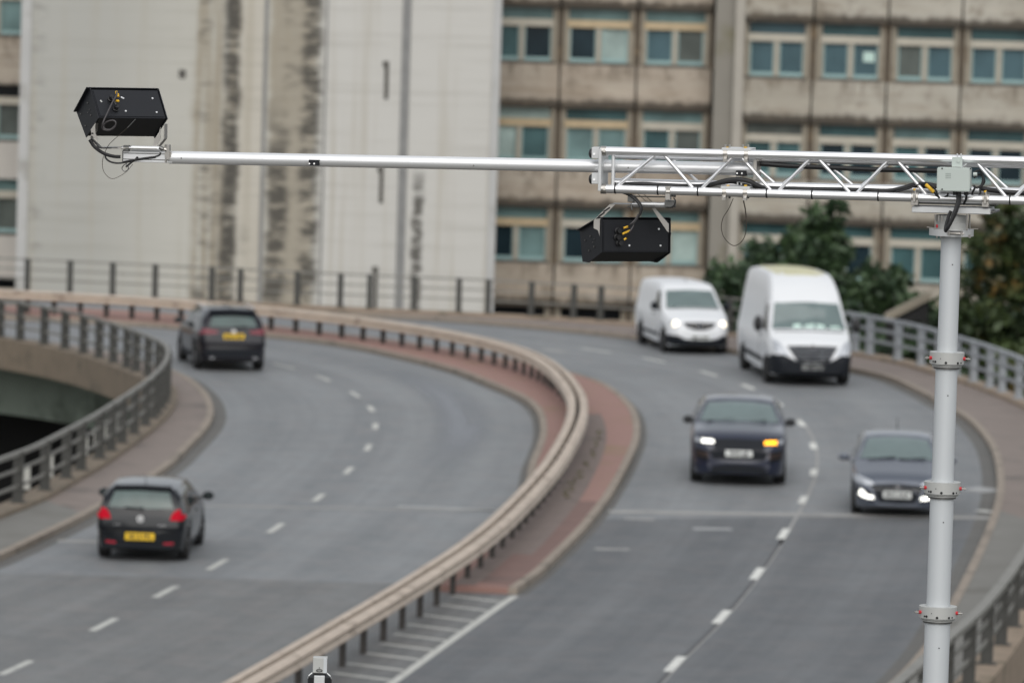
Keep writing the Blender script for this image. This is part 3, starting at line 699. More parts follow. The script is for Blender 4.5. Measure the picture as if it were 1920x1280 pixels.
# left-hand window block beside the tower
TL = lambda x, y, z: (x, y+1.0, z)
xsL = [-1.36, 1.42, 4.17, 6.88]
patL = {(0, 0): 'mtd', (0, 1): 'mdp', (0, 2): 'mbg', (1, 0): 'ppt', (1, 1): 'tmm', (1, 2): 'mtg', (2, 0): 'mdm', (2, 1): 'mdb', (2, 2): 'mmp', (3, 0): 'ktk', (3, 1): 'kpp', (3, 2): 'kkk', (-1, 0): 'tdb'}
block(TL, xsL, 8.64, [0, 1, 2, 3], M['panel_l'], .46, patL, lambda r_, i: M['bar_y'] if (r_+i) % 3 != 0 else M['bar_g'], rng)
box_T(bld, TL, 'wall', M['under'], -1.0, 6.8, .42, 9, 0, 17.1)
# pilaster
m = MB(); m.bx(6.93, 7.62, -.1, 4, 0, 17.5); m.build('pilaster', M['pil'], bld)
m = MB(); m.bx(7.62, 7.95, -.35, 4, 0, 17.55); m.build('pilaster', M['pil_lt'], bld)
# right-hand block, turned slightly towards the road
ang = R(-7); ca_, sa_ = math.cos(ang), math.sin(ang)
TR = lambda x, y, z: (7.95+(x-7.95)*ca_-y*sa_, (x-7.95)*sa_+y*ca_, z)
xsR = [7.80, 10.42, 13.08, 15.70, 18.34, 20.98, 23.62, 26.26]
patR = {(0, 0): 'bbb', (0, 1): 'tbb', (0, 2): 'tgb', (0, 3): 'tbb', (1, 0): 'gtt', (1, 1): 'tdd', (1, 2): 'mtd', (1, 3): 'tdd', (2, 0): 'ttt', (2, 1): 'ttd', (2, 2): 'ttt', (2, 3): 'ttd'}
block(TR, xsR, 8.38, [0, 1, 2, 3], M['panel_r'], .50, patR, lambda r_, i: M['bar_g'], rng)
box_T(bld, TR, 'wall', M['under'], 8.2, 26.2, .42, 9, 0, 16.85)
# poster in one window
box_T(bld, TR, 'notice', M['paper'], 12.2, 12.6, .27, .295, 7.05+BZ, 7.4+BZ)
# left wing
TW = lambda x, y, z: (x, y+1.0, z)
xsW = [-28.05, -25.4, -22.75, -20.1, -17.45]
patW = {(-1, 3): 'mmm', (0, 3): 'kdb', (1, 3): 'mgg', (0, 2): 'mmm'}
zW = 8.64+.04
def wing_rows():
    for r_, zt in enumerate((9.02, 5.28, 1.92, -1.6)):
        for i in range(4):
            a, b = xsW[i]+.2, xsW[i+1]-.2
            bay(bld, TW, a, b, zt+BZ, None, [['mmm', 'mmm', 'kdb', 'mgg'][(r_+i) % 4], 'mmm', 'kgb', 'mdg'][0] if i != 3 else ('mpm', 'kgg', 'mgg', 'kkk')[r_], M['bar_g'])
            zz = (9.02, 5.28, 1.92, -1.6, -5)[r_+1]
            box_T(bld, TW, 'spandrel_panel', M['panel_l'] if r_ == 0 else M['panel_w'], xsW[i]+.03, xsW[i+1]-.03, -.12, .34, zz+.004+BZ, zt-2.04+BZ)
            box_T(bld, TW, 'column', M['col'], xsW[i]-.198, xsW[i]+.198, .05, .42, zt-2.03+BZ, zt+BZ)
wing_rows()
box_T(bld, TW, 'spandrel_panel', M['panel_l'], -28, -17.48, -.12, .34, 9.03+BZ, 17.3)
box_T(bld, TW, 'wall', M['under'], -28, -17.6, .42, 9, 0, 17.2)

# ------------------------------------------------------------------ trees
def leaf_mat(name, a, b2, c2=None):
    m, nt, b = new_mat(name); co = coords(nt)
    f = noise(nt, co, 1.1, 4, .6); at = N(nt, 'Attribute', attribute_name='tint')
    k = math_(nt, 'ADD', math_(nt, 'MULTIPLY', f, .6), math_(nt, 'MULTIPLY', at.outputs['Fac'], .5))
    c = mixc(nt, ramp(nt, k, .25, .85), a, b2)
    if c2: c = mixc(nt, ramp(nt, noise(nt, co, .55, 4, .6), .54, .68), c, c2)
    nt.links.new(c, b.inputs['Base Color']); b.inputs['Roughness'].default_value = .6
    return m
M['leaf_d'] = leaf_mat('dark_foliage', (.014, .033, .014), (.052, .092, .034))
M['leaf_o'] = leaf_mat('turning_foliage', (.017, .034, .012), (.055, .08, .022), (.14, .075, .014))
def tree(label, x, y, ztop, rx, ry, hcrown, seed, mat, n_clump=70, per=60, leaf=.17, cone=0., kind='leafy_tree', zg=-7.0):
    n_clump = int(n_clump*1.35); leaf *= 1.12
    rr = random.Random(seed); t = thing(kind, label, 'tree', (x, y, zg)); H = ztop-zg; zc = H-hcrown/2
    trunk = MB(); base = [(0, 0, -.1), (rr.uniform(-.1, .1), 0, H*.25), (rr.uniform(-.2, .2), rr.uniform(-.2, .2), H*.55), (rr.uniform(-.2, .2), 0, H*.86)]
    trunk.tube(base, [.26, .2, .14, .04], 9)
    cl = []
    for i in range(n_clump):
        while True:
            p = Vector((rr.uniform(-1, 1), rr.uniform(-1, 1), rr.uniform(-1, 1)))
            if .25 < p.length < 1: break
        k = 1-cone*(p.z+1)/2
        q = Vector((p.x*rx*k, p.y*ry*k, zc+p.z*hcrown/2))*1
        q += Vector((rr.gauss(0, .18), rr.gauss(0, .18), rr.gauss(0, .18)))
        cl.append((q, rr.uniform(.45, .95)*min(rx, 1.6)*.42))
    for i in range(9):
        q, _ = cl[rr.randrange(len(cl))]; z0 = H*rr.uniform(.25, .7)
        trunk.tube([(0, 0, z0), (q.x*.5, q.y*.5, (z0+q.z)/2), tuple(q)], [.08, .05, .015], 6)
    trunk.build('trunk', M['bark'], t, smooth=True)
    vs = []; fs = []; tint = []
    for q, rad in cl:
        tc = rr.random()
        for k in range(per):
            d = Vector((rr.gauss(0, 1), rr.gauss(0, 1), rr.gauss(0, .8))).normalized()*rad*rr.random()**.45
            c = q+d; a = Vector((rr.gauss(0, 1), rr.gauss(0, 1), rr.gauss(0, 1))).normalized(); b = a.orthogonal().normalized(); b.rotate(Matrix.Rotation(rr.uniform(0, 6.28), 3, a))
            s1 = leaf*rr.uniform(.6, 1.3); s2 = s1*.55; o = len(vs); e = a.cross(b)
            vs += [c-b*s1, c+e*s2, c+b*s1, c-e*s2]; fs.append((o, o+1, o+2, o+3)); tint.append(min(1, max(0, tc*.7+rr.random()*.3)))
    me = bpy.data.meshes.new('crown'); me.from_pydata([tuple(v) for v in vs], [], fs)
    at = me.attributes.new('tint', 'FLOAT', 'FACE'); at.data.foreach_set('value', tint)
    me.materials.append(mat); o = bpy.data.objects.new('crown', me); COL.objects.link(o); o.parent = t
    return t
TG = 'trees behind the right parapet'
for args in [('tall dark conical tree in front of the office windows behind the high white van', 9.9, 183, 3.1, 2.5, 1.8, 9.5, 1, M['leaf_d'], 150, 70, .17, .62),
             ('lower dark bushy tree just left of the tall conical tree', 8.2, 184, 2.0, 1.9, 1.7, 8, 2, M['leaf_d'], 110, 66, .17, .4),
             ('low dark tree showing between the two white vans', 7.1, 179, 1.1, 1.6, 1.4, 7, 3, M['leaf_d'], 100, 66, .16, .3),
             ('dark rounded tree right of the tall conical tree', 11.7, 180, 1.2, 1.6, 1.5, 7.5, 4, M['leaf_d'], 110, 66, .16, .3),
             ('small dark tree below the office windows just left of the white mast', 13.2, 178, .3, 1.6, 1.3, 6.5, 5, M['leaf_d'], 100, 66, .15, .2),
             ('big dark tree with rusty autumn leaves right behind the white mast', 14.3, 166, 4.1, 1.9, 1.8, 11, 6, M['leaf_o'], 170, 70, .16, .3),
             ('low tree turning orange below the big autumn tree by the parapet', 14.3, 158, .5, 1.5, 1.4, 7, 7, M['leaf_o'], 130, 70, .13, .15),
             ('dark tree at the frame edge beyond the big autumn tree', 16.4, 170, 4.6, 2.2, 2.0, 11, 8, M['leaf_d'], 160, 70, .17, .2),
             ('short dark tree low behind the parapet beside the sloping concrete wall', 10.6, 170, -.9, 1.7, 1.2, 5.2, 9, M['leaf_d'], 110, 66, .14, .1),
             ('dark tree rising beside the sloping concrete wall just left of the white mast', 12.9, 165, -.3, 1.1, 1.1, 6, 10, M['leaf_d'], 90, 66, .14, .2),
             ('spreading green tree filling the gap behind the high white van', 10.4, 176, .3, 1.9, 1.5, 6.5, 21, M['leaf_d'], 130, 66, .15, .2),
             ('narrow green tree standing close left of the white mast', 12.3, 172, .7, 1.2, 1.2, 7, 22, M['leaf_d'], 110, 66, .15, .3),
             ('round green tree low behind the railing at the right frame edge', 15.6, 161, 1.6, 1.7, 1.5, 8, 23, M['leaf_d'], 130, 66, .14, .2),
             ('short leafy tree low behind the parapet right of the white mast', 13.3, 160, -.5, 1.1, 1.1, 5.5, 12, M['leaf_d'], 90, 66, .13, .1)]:
    tree(args[0], *args[1:])['group'] = TG
# sloping concrete ramp wall among the trees
rw = thing('ramp_wall', 'pale sloping concrete ramp wall showing among the dark trees', 'wall', (11.0, 171.5, -7))
m = MB(); m.prism([(.3, .1, 0), (1.55, .1, 0), (1.55, .1, 7.70), (.3, .1, 7.0)], (0, .3, 0)); m.build('wall', M['under'], rw)
m = MB(); m.prism([(.25, 0, 7.0), (1.6, 0, 7.74), (1.6, 0, 7.98), (.25, 0, 7.24)], (0, .5, 0)); m.build('parapet', M['col'], rw)

# ------------------------------------------------------------------ vehicles (x forward, y to the vehicle's left, origin on the road below its middle)
def gsm(a, k):
    if k < 1: return a
    t = np.arange(-3*k, 3*k+1); w_ = np.exp(-t*t/2/k**2); w_ /= w_.sum()
    return np.convolve(np.pad(a, 3*k, mode='edge'), w_, 'valid')
def loft_body(sp):
    L = sp['L']; n = 150; xs = np.linspace(-L/2, L/2, n); I = lambda k: np.interp(xs, *np.array(sorted(sp[k])).T)
    sm = sp.get('sm', 2)
    zt = gsm(I('top'), sm); bl = gsm(I('belt'), 3); wd = gsm(I('wid'), 2); zb = gsm(I('bot'), 2)
    for xw in sp['wheels']:
        R_ = sp['r']+.055; dx = xs-xw; k = np.abs(dx) < R_
        zb[k] = np.maximum(zb[k], sp['r']+np.sqrt(R_**2-dx[k]**2)-.01)
    rings = []
    for i in range(n):
        t, b, w_ = zt[i], zb[i], wd[i]; l = min(bl[i], t-.05); b = min(b, l-.12); h = t-l; k = min(1, h/.3)
        tm = sp.get('tumble', .28); wt = max(.25, w_-.04-tm*max(0, h-.05)); cr = sp.get('crown', .03)
        wlow = sp.get('tuck', .05)
        P = [(0, b), (w_*.6, b), (w_-wlow-.05, b), (w_-wlow, b+.03), (w_-.02, b+.35*(l-b)), (w_, b+.66*(l-b)), (w_-.008, l-.06), (w_-.03, l),
             (w_-.04+(wt-w_+.04)*.35, l+h*.33), (w_-.04+(wt-w_+.04)*.72, l+h*.68), (wt-.01*k, t-.075*k-.02), (wt-.07, t-.018), (wt*.55, t+cr*.7), (0, t+cr)]
        rings.append([(xs[i], y, z) for y, z in P]+[(xs[i], -y, z) for y, z in P[-2:0:-1]])
    m = MB(); k = len(rings[0])
    m.add([p for r_ in rings for p in r_], [(i*k+j, i*k+(j+1) % k, (i+1)*k+(j+1) % k, (i+1)*k+j) for i in range(n-1) for j in range(k)]+[tuple(range(k)), tuple((n-1)*k+j for j in range(k))])
    return m
class Car:
    def __init__(s, name, label, cat, sp, paint):
        s.sp = sp; s.t = thing(name, label, cat, group='vans on the flyover' if cat == 'van' else 'cars on the flyover'); s.L = sp['L']
        s.body = loft_body(sp).build('body', paint, s.t, smooth=True)
        me = s.body.data; s.bvh = BVHTree.FromPolygons([v.co[:] for v in me.vertices], [p.vertices[:] for p in me.polygons])
        s.paint = paint
    def hit(s, view, a, b):
        if view == 'front': o, d = Vector((s.L, a, b)), Vector((-1, 0, 0))
        elif view == 'rear': o, d = Vector((-s.L, a, b)), Vector((1, 0, 0))
        elif view == 'left': o, d = Vector((a, 3, b)), Vector((0, -1, 0))
        elif view == 'right': o, d = Vector((a, -3, b)), Vector((0, 1, 0))
        else: o, d = Vector((a, b, 5)), Vector((0, 0, -1))
        h = s.bvh.ray_cast(o, d)
        if h[0] is None: return None, None, d
        n = h[1] if h[1].dot(d) < 0 else -h[1]
        return h[0], n, d
    def patch(s, name, mat, view, e0, e1, off=.008, nu=16, nv=8, parent=None, depth=.03):
        """conformal panel between two edge polylines given in the chosen view"""
        def rs(e, n):
            e = np.array(e, float); d = np.r_[0, np.cumsum(np.hypot(*(e[1:]-e[:-1]).T))]; q = np.linspace(0, d[-1], n); return np.c_[np.interp(q, d, e[:, 0]), np.interp(q, d, e[:, 1])]
        A, B = rs(e0, nu), rs(e1, nu); top = []; bot = []
        for i in range(nu):
            for j in range(nv):
                q = A[i]*(1-j/(nv-1))+B[i]*(j/(nv-1)); h, n, d = s.hit(view, *q)
                if h is None:
                    c = A.mean(0)*.5+B.mean(0)*.5; q2 = q
                    for _ in range(14):
                        q2 = q2*.94+c*.06; h, n, d = s.hit(view, *q2)
                        if h is not None: break
                if h is None: return None
                top.append(h+n*off); bot.append(h+d*depth)
        N_ = nu*nv; fs = []
        for i in range(nu-1):
            for j in range(nv-1):
                a = i*nv+j; fs.append((a, a+1, a+nv+1, a+nv))
        ring = [j for j in range(nv)]+[i*nv+nv-1 for i in range(1, nu)]+[(nu-1)*nv+j for j in range(nv-2, -1, -1)]+[i*nv for i in range(nu-2, 0, -1)]
        fs += [(ring[k], ring[(k+1) % len(ring)], N_+ring[(k+1) % len(ring)], N_+ring[k]) for k in range(len(ring))]
        m = MB(); m.add(top+bot, fs); return m.build(name, mat, parent or s.t, smooth=True)
    def both(s, name, mat, view, e0, e1, **kw):
        """mirrored pair"""
        fl = (lambda e: [(-a, b) for a, b in e]) if view in ('front', 'rear') else (lambda e: e)
        if view == 'left': return s.patch(name, mat, 'left', e0, e1, **kw), s.patch(name, mat, 'right', e0, e1, **kw)
        if view == 'top': return s.patch(name, mat, 'top', e0, e1, **kw), s.patch(name, mat, 'top', [(a, -b) for a, b in e0], [(a, -b) for a, b in e1], **kw)
        return s.patch(name, mat, view, e0, e1, **kw), s.patch(name, mat, view, fl(e0), fl(e1), **kw)
    def wheels(s, ty, w_=.2, rim=M['rim'], spokes=5):
        r = s.sp['r']
        for xw in s.sp['wheels']:
            for sd in (-1, 1):
                m = MB(); prof = [(r*.62, -.5), (r*.93, -.5), (r, -.36), (r, .36), (r*.93, .5), (r*.62, .5)]; n = 28; vs = []
                for k in range(n):
                    a = 2*math.pi*k/n
                    for rr_, q in prof: vs.append((xw+rr_*math.cos(a), sd*(ty+q*w_-w_/2), r+rr_*math.sin(a)))
                kk = len(prof); m.add(vs, [(k*kk+j, k*kk+(j+1) % kk, ((k+1) % n)*kk+(j+1) % kk, ((k+1) % n)*kk+j) for k in range(n) for j in range(kk)])
                wh = m.build('wheel', M['tyre'], s.t, smooth=True)
                m = MB(); yo = sd*(ty-.03)
                m.tube([(xw, yo-sd*.10, r), (xw, yo-sd*.06, r)], r*.61, 28)
                m.tube([(xw, yo-sd*.05, r), (xw, yo+sd*.005, r)], r*.14, 14)
                for k in range(spokes):
                    a = 2*math.pi*k/spokes+.3
                    m.tube([(xw+r*.1*math.cos(a), yo-sd*.015, r+r*.1*math.sin(a)), (xw+r*.62*math.cos(a), yo-sd*.03, r+r*.62*math.sin(a))], [.03, .042], 8)
                m.build('rim', rim, wh, smooth=True)
        m = MB(); x0, x1 = min(s.sp['wheels']), max(s.sp['wheels'])
        m.bx(x0+r*.6, x1-r*.6, -ty+.12, ty-.12, s.sp.get('ug', .17), .5); m.bx(-s.L/2+.25, x0-r*.7, -ty+.15, ty-.15, .24, .5); m.bx(x1+r*.7, s.L/2-.25, -ty+.15, ty-.15, .22, .5)
        m.bx(x0-r*1.1, x0+r*1.1, -ty+.28, ty-.28, .42, .6); m.bx(x1-r*1.1, x1+r*1.1, -ty+.28, ty-.28, .42, .6)
        for xw in (x0, x1): m.tube([(xw, -ty+.2, r), (xw, ty-.2, r)], .045, 8)
        m.build('underbody', M['under_car'], s.t)
    def plate(s, view, z, txt, mat, y=0., wd=.52, hh=.112, tilt=0., proud=.02):
        h, n, d = s.hit(view, y, z); sg = 1 if view == 'front' else -1
        hs = [s.hit(view, y+q, z+e)[0] for q in (-.24, 0, .24) for e in (-.05, .05)]; x = max(abs(q.x) for q in hs if q)*sg+sg*proud
        m = MB(); m.box((x-sg*.02, y, z), (.05, wd+.02, hh+.02)); pl = m.build('number_plate', mat, s.t, bevel=.006)
        cu = bpy.data.curves.new('plate_text', 'FONT'); cu.body = txt; cu.size = .105; cu.align_x = 'CENTER'; cu.align_y = 'CENTER'; cu.extrude = .001; cu.offset = .0055; cu.space_character = 1.0
        o = bpy.data.objects.new('plate_text', cu); COL.objects.link(o); cu.materials.append(M['ink']); o.parent = pl
        o.parent = None; bpy.context.view_layer.update()
        me = bpy.data.meshes.new_from_object(o.evaluated_get(bpy.context.evaluated_depsgraph_get())); me.materials.clear(); me.materials.append(M['ink'])
        bpy.data.objects.remove(o); bpy.data.curves.remove(cu); o = bpy.data.objects.new('plate_text', me); COL.objects.link(o); o.parent = pl
        o.matrix_local = Matrix(((0, 0, sg, x+sg*.0075), (sg, 0, 0, y), (0, 1, 0, z-.004), (0, 0, 0, 1)))
        return pl
    def mirror(s, x, y, z, mat, dz=.15, dy=.2, arm=.08):
        for sd in (-1, 1):
            m = MB(); n = 12; m_ = []
            m.tube([(x-.09, sd*(y+dy*.5+arm), z+dz*.5), (x-.06, sd*(y+dy*.5+arm), z+dz*.5), (x+.03, sd*(y+dy*.5+arm), z+dz*.5), (x+.09, sd*(y+dy*.5+arm), z+dz*.5)], [.5, .56, .5, .25], 16)
            # squash the unit ring to the housing size
            m.v = [(px, sd*(y+dy*.5+arm)+(py-sd*(y+dy*.5+arm))*dy, z+dz*.5+(pz-z-dz*.5)*dz) for px, py, pz in m.v]
            m.tube([(x-.01, sd*(y-.05), z+dz*.12), (x, sd*(y+arm+.03), z+dz*.25)], .025, 8)
            mo = m.build('mirror', mat, s.t, smooth=True)
            g = MB(); g.box((x-.095, sd*(y+dy*.5+arm), z+dz*.5), (.006, dy*.8, dz*.78)); g.build('mirror_glass', M['glass_d'], mo, bevel=.002)
    def place(s, u, v, xa, nose):
        """the axle at local x = xa stands at the surveyed road point; nose = world heading vector angle"""
        p = ground(u, v); a = nose; s.t.rotation_euler = (0, 0, a)
        s.t.location = (p.x-xa*math.cos(a), p.y-xa*math.sin(a), .004)
        return s
def disc(car, name, mat, x, y, z, r, sg, th=.012, n=24, sx=1., parent=None):
    m = MB(); m.tube([(x, y, z), (x+sg*th, y, z)], r, n); m.v = [(a, y+(b-y)*sx, c) for a, b, c in m.v]; return m.build(name, mat, parent or car.t, smooth=True)
def heading(u, v, rel, away):
    """heading whose nose is turned rel degrees (counter-clockwise seen from above) off the line of sight"""
    p = ground(u, v); a = math.atan2(p.y, p.x)+(0 if away else math.pi)
    return a+R(rel)

# black hatchback, seen from behind
sp = dict(L=3.97, r=.305, wheels=(-1.22, 1.25), tumble=.30, crown=.025,
    top=[(-1.985,.62),(-1.978,.80),(-1.955,.94),(-1.75,1.295),(-1.62,1.34),(-1.0,1.37),(-.3,1.385),(.15,1.36),(.95,1.02),(1.15,.95),(1.7,.82),(1.9,.70),(1.985,.55)],
    belt=[(-1.985,.88),(-1.6,.95),(-.5,.93),(.6,.89),(1.3,.84),(1.985,.6)],
    wid=[(-1.985,.70),(-1.93,.78),(-1.7,.825),(-1,.84),(1.2,.84),(1.7,.79),(1.9,.68),(1.985,.5)],
    bot=[(-1.985,.28),(-1.9,.21),(-1.5,.17),(1.6,.18),(1.9,.22),(1.985,.32)])
c = Car('black_hatchback', 'black hatchback seen from behind with bright red tail lamps on the near left lane', 'car', sp, M['black'])
c.wheels(.83); c.mirror(.62, .80, .93, M['black'])
rw_ = c.patch('rear_window', M['glass_r'], 'rear', [(-.60,1.00),(-.3,.985),(0,.98),(.3,.985),(.60,1.00)], [(-.50,1.275),(0,1.29),(.50,1.275)])
c.patch('spoiler', M['black'], 'rear', [(-.54,1.30),(0,1.315),(.54,1.30)], [(-.52,1.338),(0,1.353),(.52,1.338)], off=.05, nv=4)
m = MB(); h = c.hit('rear', 0, .985)[0]; m.tube([(h.x-.03, -.02, .985), (h.x-.02, .30, 1.0)], .014, 6); m.tube([(h.x-.02, -.02, .97), (h.x-.05, -.02, .99)], .03, 8); m.build('rear_wiper', M['trim'], c.t)
for a in c.both('tail_lamp', M['redlamp'], 'rear', [(.54,.785),(.66,.78),(.765,.79)], [(.58,.90),(.64,.96),(.72,.99)], off=.012): pass
c.both('tail_lamp_corner', M['redlamp'], 'left', [(-1.90,.80),(-1.74,.83)], [(-1.88,.89),(-1.72,.88)], off=.01)
c.both('reflector', M['reflector'], 'rear', [(.44,.335),(.62,.345)], [(.44,.375),(.63,.39)], off=.012, nv=4)
c.patch('bumper_step', M['black'], 'rear', [(-.76,.60),(0,.585),(.76,.60)], [(-.77,.66),(0,.655),(.77,.66)], off=.035, nv=4)
c.patch('lower_bumper', M['trim'], 'rear', [(-.62,.27),(0,.26),(.62,.27)], [(-.60,.33),(0,.33),(.60,.33)], off=.012, nv=4)
c.patch('plate_recess', M['trim'], 'rear', [(-.38,.40),(.38,.40)], [(-.30,.57),(.30,.57)], off=.004, nv=4)
c.plate('rear', .475, 'YK65 YBL', M['ypl'])
h = c.hit('rear', 0, .80)[0]; b_ = disc(c, 'badge', M['bead'], h.x-.004, 0, .80, .062, -1); disc(c, 'badge_face', M['collar'], h.x-.017, 0, .80, .046, -1, .002, parent=b_)
m = MB(); X = h.x-.02
for (y0, z0, y1, z1) in ((-.028, .03, -.012, -.005), (.028, .03, .012, -.005), (-.012, -.005, 0, .02), (.012, -.005, 0, .02), (-.04, .012, -.018, -.034), (.04, .012, .018, -.034), (-.018, -.034, 0, -.006), (.018, -.034, 0, -.006)): m.tube([(X, y0, .80+z0), (X, y1, .80+z1)], .006, 6)
m.build('badge_mark', M['chrome'], b_)
h = c.hit('rear', -.40, .69)[0]; m = MB()
for k in range(4): m.bx(h.x-.012, h.x, -.47+k*.036, -.445+k*.036, .672, .70)
m.build('model_letters', M['chrome'], c.t)
h = c.hit('rear', .40, .69)[0]; m = MB()
for k in range(4): m.bx(h.x-.012, h.x, .36+k*.034, .383+k*.034, .674, .698)
m.build('model_letters', M['chrome'], c.t)
for vw in ('left', 'right'):
    c.patch('side_window', M['glass_d'], vw, [(-1.30,1.0),(-.32,.965)], [(-1.15,1.24),(-.32,1.295)])
    c.patch('side_window', M['glass_d'], vw, [(-.25,.96),(.72,.945)], [(-.25,1.295),(.18,1.27)])
    c.patch('door_handle', M['black'], vw, [(-.18,.80),(.02,.80)], [(-.18,.83),(.02,.83)], off=.03, nv=3)
    c.patch('sill_trim', M['trim'], vw, [(-.85,.235),(.85,.235)], [(-.85,.28),(.85,.28)], off=.012, nv=3)
c.patch('windscreen', M['glass_d'], 'front', [(-.66,1.02),(0,1.03),(.66,1.02)], [(-.50,1.30),(0,1.33),(.50,1.30)])
m = MB(); m.tube([(-1.15, 0, 1.38), (-1.38, 0, 1.55)], [.008, .004], 6); m.build('antenna', M['trim'], c.t)
h = c.hit('right', -.98, .62)[0]; m = MB(); m.tube([(-.96, h.y-.004, .60), (-.96, h.y+.02, .60)], .045, 16); m.build('side_disc', M['chrome'], c.t, smooth=True)  # small chrome disc on the right rear flank
c.place(270, 1045, -1.22, heading(270, 1045, -6.5, True))

# dark crossover, seen from behind
sp = dict(L=4.38, r=.345, wheels=(-1.30, 1.35), tumble=.30, crown=.03, ug=.2,
    top=[(-2.19,.75),(-2.17,.95),(-2.13,1.08),(-1.85,1.46),(-1.55,1.53),(-1.0,1.575),(-.2,1.585),(.25,1.55),(1.0,1.12),(1.3,1.05),(1.9,.94),(2.1,.8),(2.19,.6)],
    belt=[(-2.19,1.0),(-1.6,1.06),(-.5,1.03),(.6,1.0),(1.4,.96),(2.19,.7)],
    wid=[(-2.19,.74),(-2.12,.83),(-1.8,.89),(-1,.905),(1.3,.905),(1.9,.84),(2.1,.72),(2.19,.55)],
    bot=[(-2.19,.34),(-2.1,.27),(-1.6,.21),(1.8,.24),(2.1,.3),(2.19,.4)])
c = Car('dark_crossover', 'dark plum crossover seen from behind rounding the far left bend', 'car', sp, M['plum'])
c.wheels(.90, .22); c.mirror(.72, .86, 1.04, M['plum'])
c.patch('rear_window', M['glass_r'], 'rear', [(-.62,1.165),(0,1.15),(.62,1.165)], [(-.53,1.40),(0,1.42),(.53,1.40)])
c.patch('spoiler', M['trim'], 'rear', [(-.60,1.44),(0,1.455),(.60,1.44)], [(-.58,1.50),(0,1.525),(.58,1.50)], off=.09, nv=4)
c.both('tail_lamp', M['redlamp_d'], 'rear', [(.42,.985),(.62,.965),(.83,.98)], [(.40,1.05),(.62,1.09),(.80,1.105)], off=.012)
c.both('tail_lamp_corner', M['redlamp_d'], 'left', [(-2.05,.95),(-1.86,.97)], [(-2.02,1.02),(-1.84,1.02)], off=.01)
c.patch('lower_bumper', M['trim'], 'rear', [(-.80,.40),(0,.38),(.80,.40)], [(-.81,.58),(0,.60),(.81,.58)], off=.02, nv=5)
c.patch('bumper_step', M['plum'], 'rear', [(-.80,.68),(0,.67),(.80,.68)], [(-.80,.76),(0,.755),(.80,.76)], off=.04, nv=4)
c.plate('rear', .92, 'DL19 VZF', M['ypl'])
h = c.hit('rear', 0, 1.045)[0]; disc(c, 'badge', M['bead'], h.x-.004, 0, 1.045, .058, -1)
m = MB(); h = c.hit('rear', 0, 1.15)[0]; m.tube([(h.x-.03, 0, 1.15), (h.x-.02, -.34, 1.175)], .015, 6); m.build('rear_wiper', M['trim'], c.t)
c.both('exhaust', M['chrome'], 'rear', [(.50,.34),(.62,.34)], [(.50,.38),(.62,.38)], off=.02, nv=3)
for vw in ('left', 'right'):
    c.patch('side_window', M['glass_d'], vw, [(-1.55,1.14),(-.38,1.10)], [(-1.35,1.40),(-.38,1.48)])
    c.patch('side_window', M['glass_d'], vw, [(-.30,1.09),(.80,1.06)], [(-.30,1.48),(.25,1.45)])
    c.patch('door_handle', M['plum'], vw, [(-.22,.90),(-.02,.90)], [(-.22,.93),(-.02,.93)], off=.03, nv=3)
    c.patch('sill_trim', M['trim'], vw, [(-.9,.27),(.95,.27)], [(-.9,.40),(.95,.40)], off=.012, nv=3)
    sd = 1 if vw == 'left' else -1; m = MB(); m.tube([(-1.35, sd*.62, 1.54), (-1.2, sd*.63, 1.60), (0, sd*.64, 1.625), (.2, sd*.63, 1.58)], .018, 8); m.build('roof_rail', M['chrome'], c.t, smooth=True)
c.patch('windscreen', M['glass_d'], 'front', [(-.70,1.12),(0,1.14),(.70,1.12)], [(-.56,1.49),(0,1.52),(.56,1.49)])
m = MB(); m.tube([(-1.45, 0, 1.56), (-1.62, 0, 1.66)], [.03, .008], 8); m.build('antenna', M['trim'], c.t)
c.place(427, 692, -1.30, heading(427, 692, 9.0, True))

# dark navy SUV, facing the camera
sp = dict(L=4.80, r=.375, wheels=(-1.42, 1.45), tumble=.40, crown=.03, ug=.21,
    top=[(-2.4,.85),(-2.33,1.05),(-2.1,1.25),(-1.8,1.52),(-1.3,1.60),(-.4,1.645),(.12,1.62),(.98,1.225),(1.14,1.19),(1.80,1.13),(2.12,1.055),(2.31,.94),(2.40,.70)],
    belt=[(-2.4,1.10),(-1.5,1.17),(0,1.13),(1.2,1.10),(2.0,1.04),(2.4,.82)],
    wid=[(-2.4,.80),(-2.2,.92),(-1.5,.965),(1.5,.97),(1.95,.945),(2.2,.86),(2.34,.74),(2.40,.58)],
    bot=[(-2.4,.42),(-2.2,.3),(1.9,.21),(2.25,.21),(2.40,.28)])
c = Car('navy_suv', 'dark navy SUV coming towards us with one white lamp and one amber indicator lit', 'car', sp, M['navy'])
c.wheels(.955, .25); c.mirror(.84, .92, 1.15, M['blk2'], .16, .19, .02)
c.patch('windscreen', M['glass'], 'front', [(-.80,1.225),(-.4,1.235),(0,1.24),(.4,1.235),(.80,1.225)], [(-.64,1.545),(-.3,1.58),(0,1.59),(.3,1.58),(.64,1.545)])
gr = c.patch('grille', M['trim'], 'front', [(-.52,.765),(0,.76),(.52,.765)], [(-.47,.975),(0,.985),(.47,.975)], off=.006)
c.patch('number_plate_panel', M['trim'], 'front', [(-.50,.56),(.50,.56)], [(-.62,.755),(.62,.755)], off=.004)
c.patch('headlamp_housing', M['trim'], 'front', [(.49,.86),(.84,.875)], [(.47,.975),(.80,1.0)], off=.006); c.patch('headlamp_housing', M['trim'], 'front', [(-.49,.86),(-.84,.875)], [(-.47,.975),(-.80,1.0)], off=.006)
a_ = c.patch('headlamp', M['lit'], 'front', [(-.74,.885),(-.50,.88)], [(-.75,.96),(-.51,.95)], off=.014); a_['label'] = 'lit white headlamp'
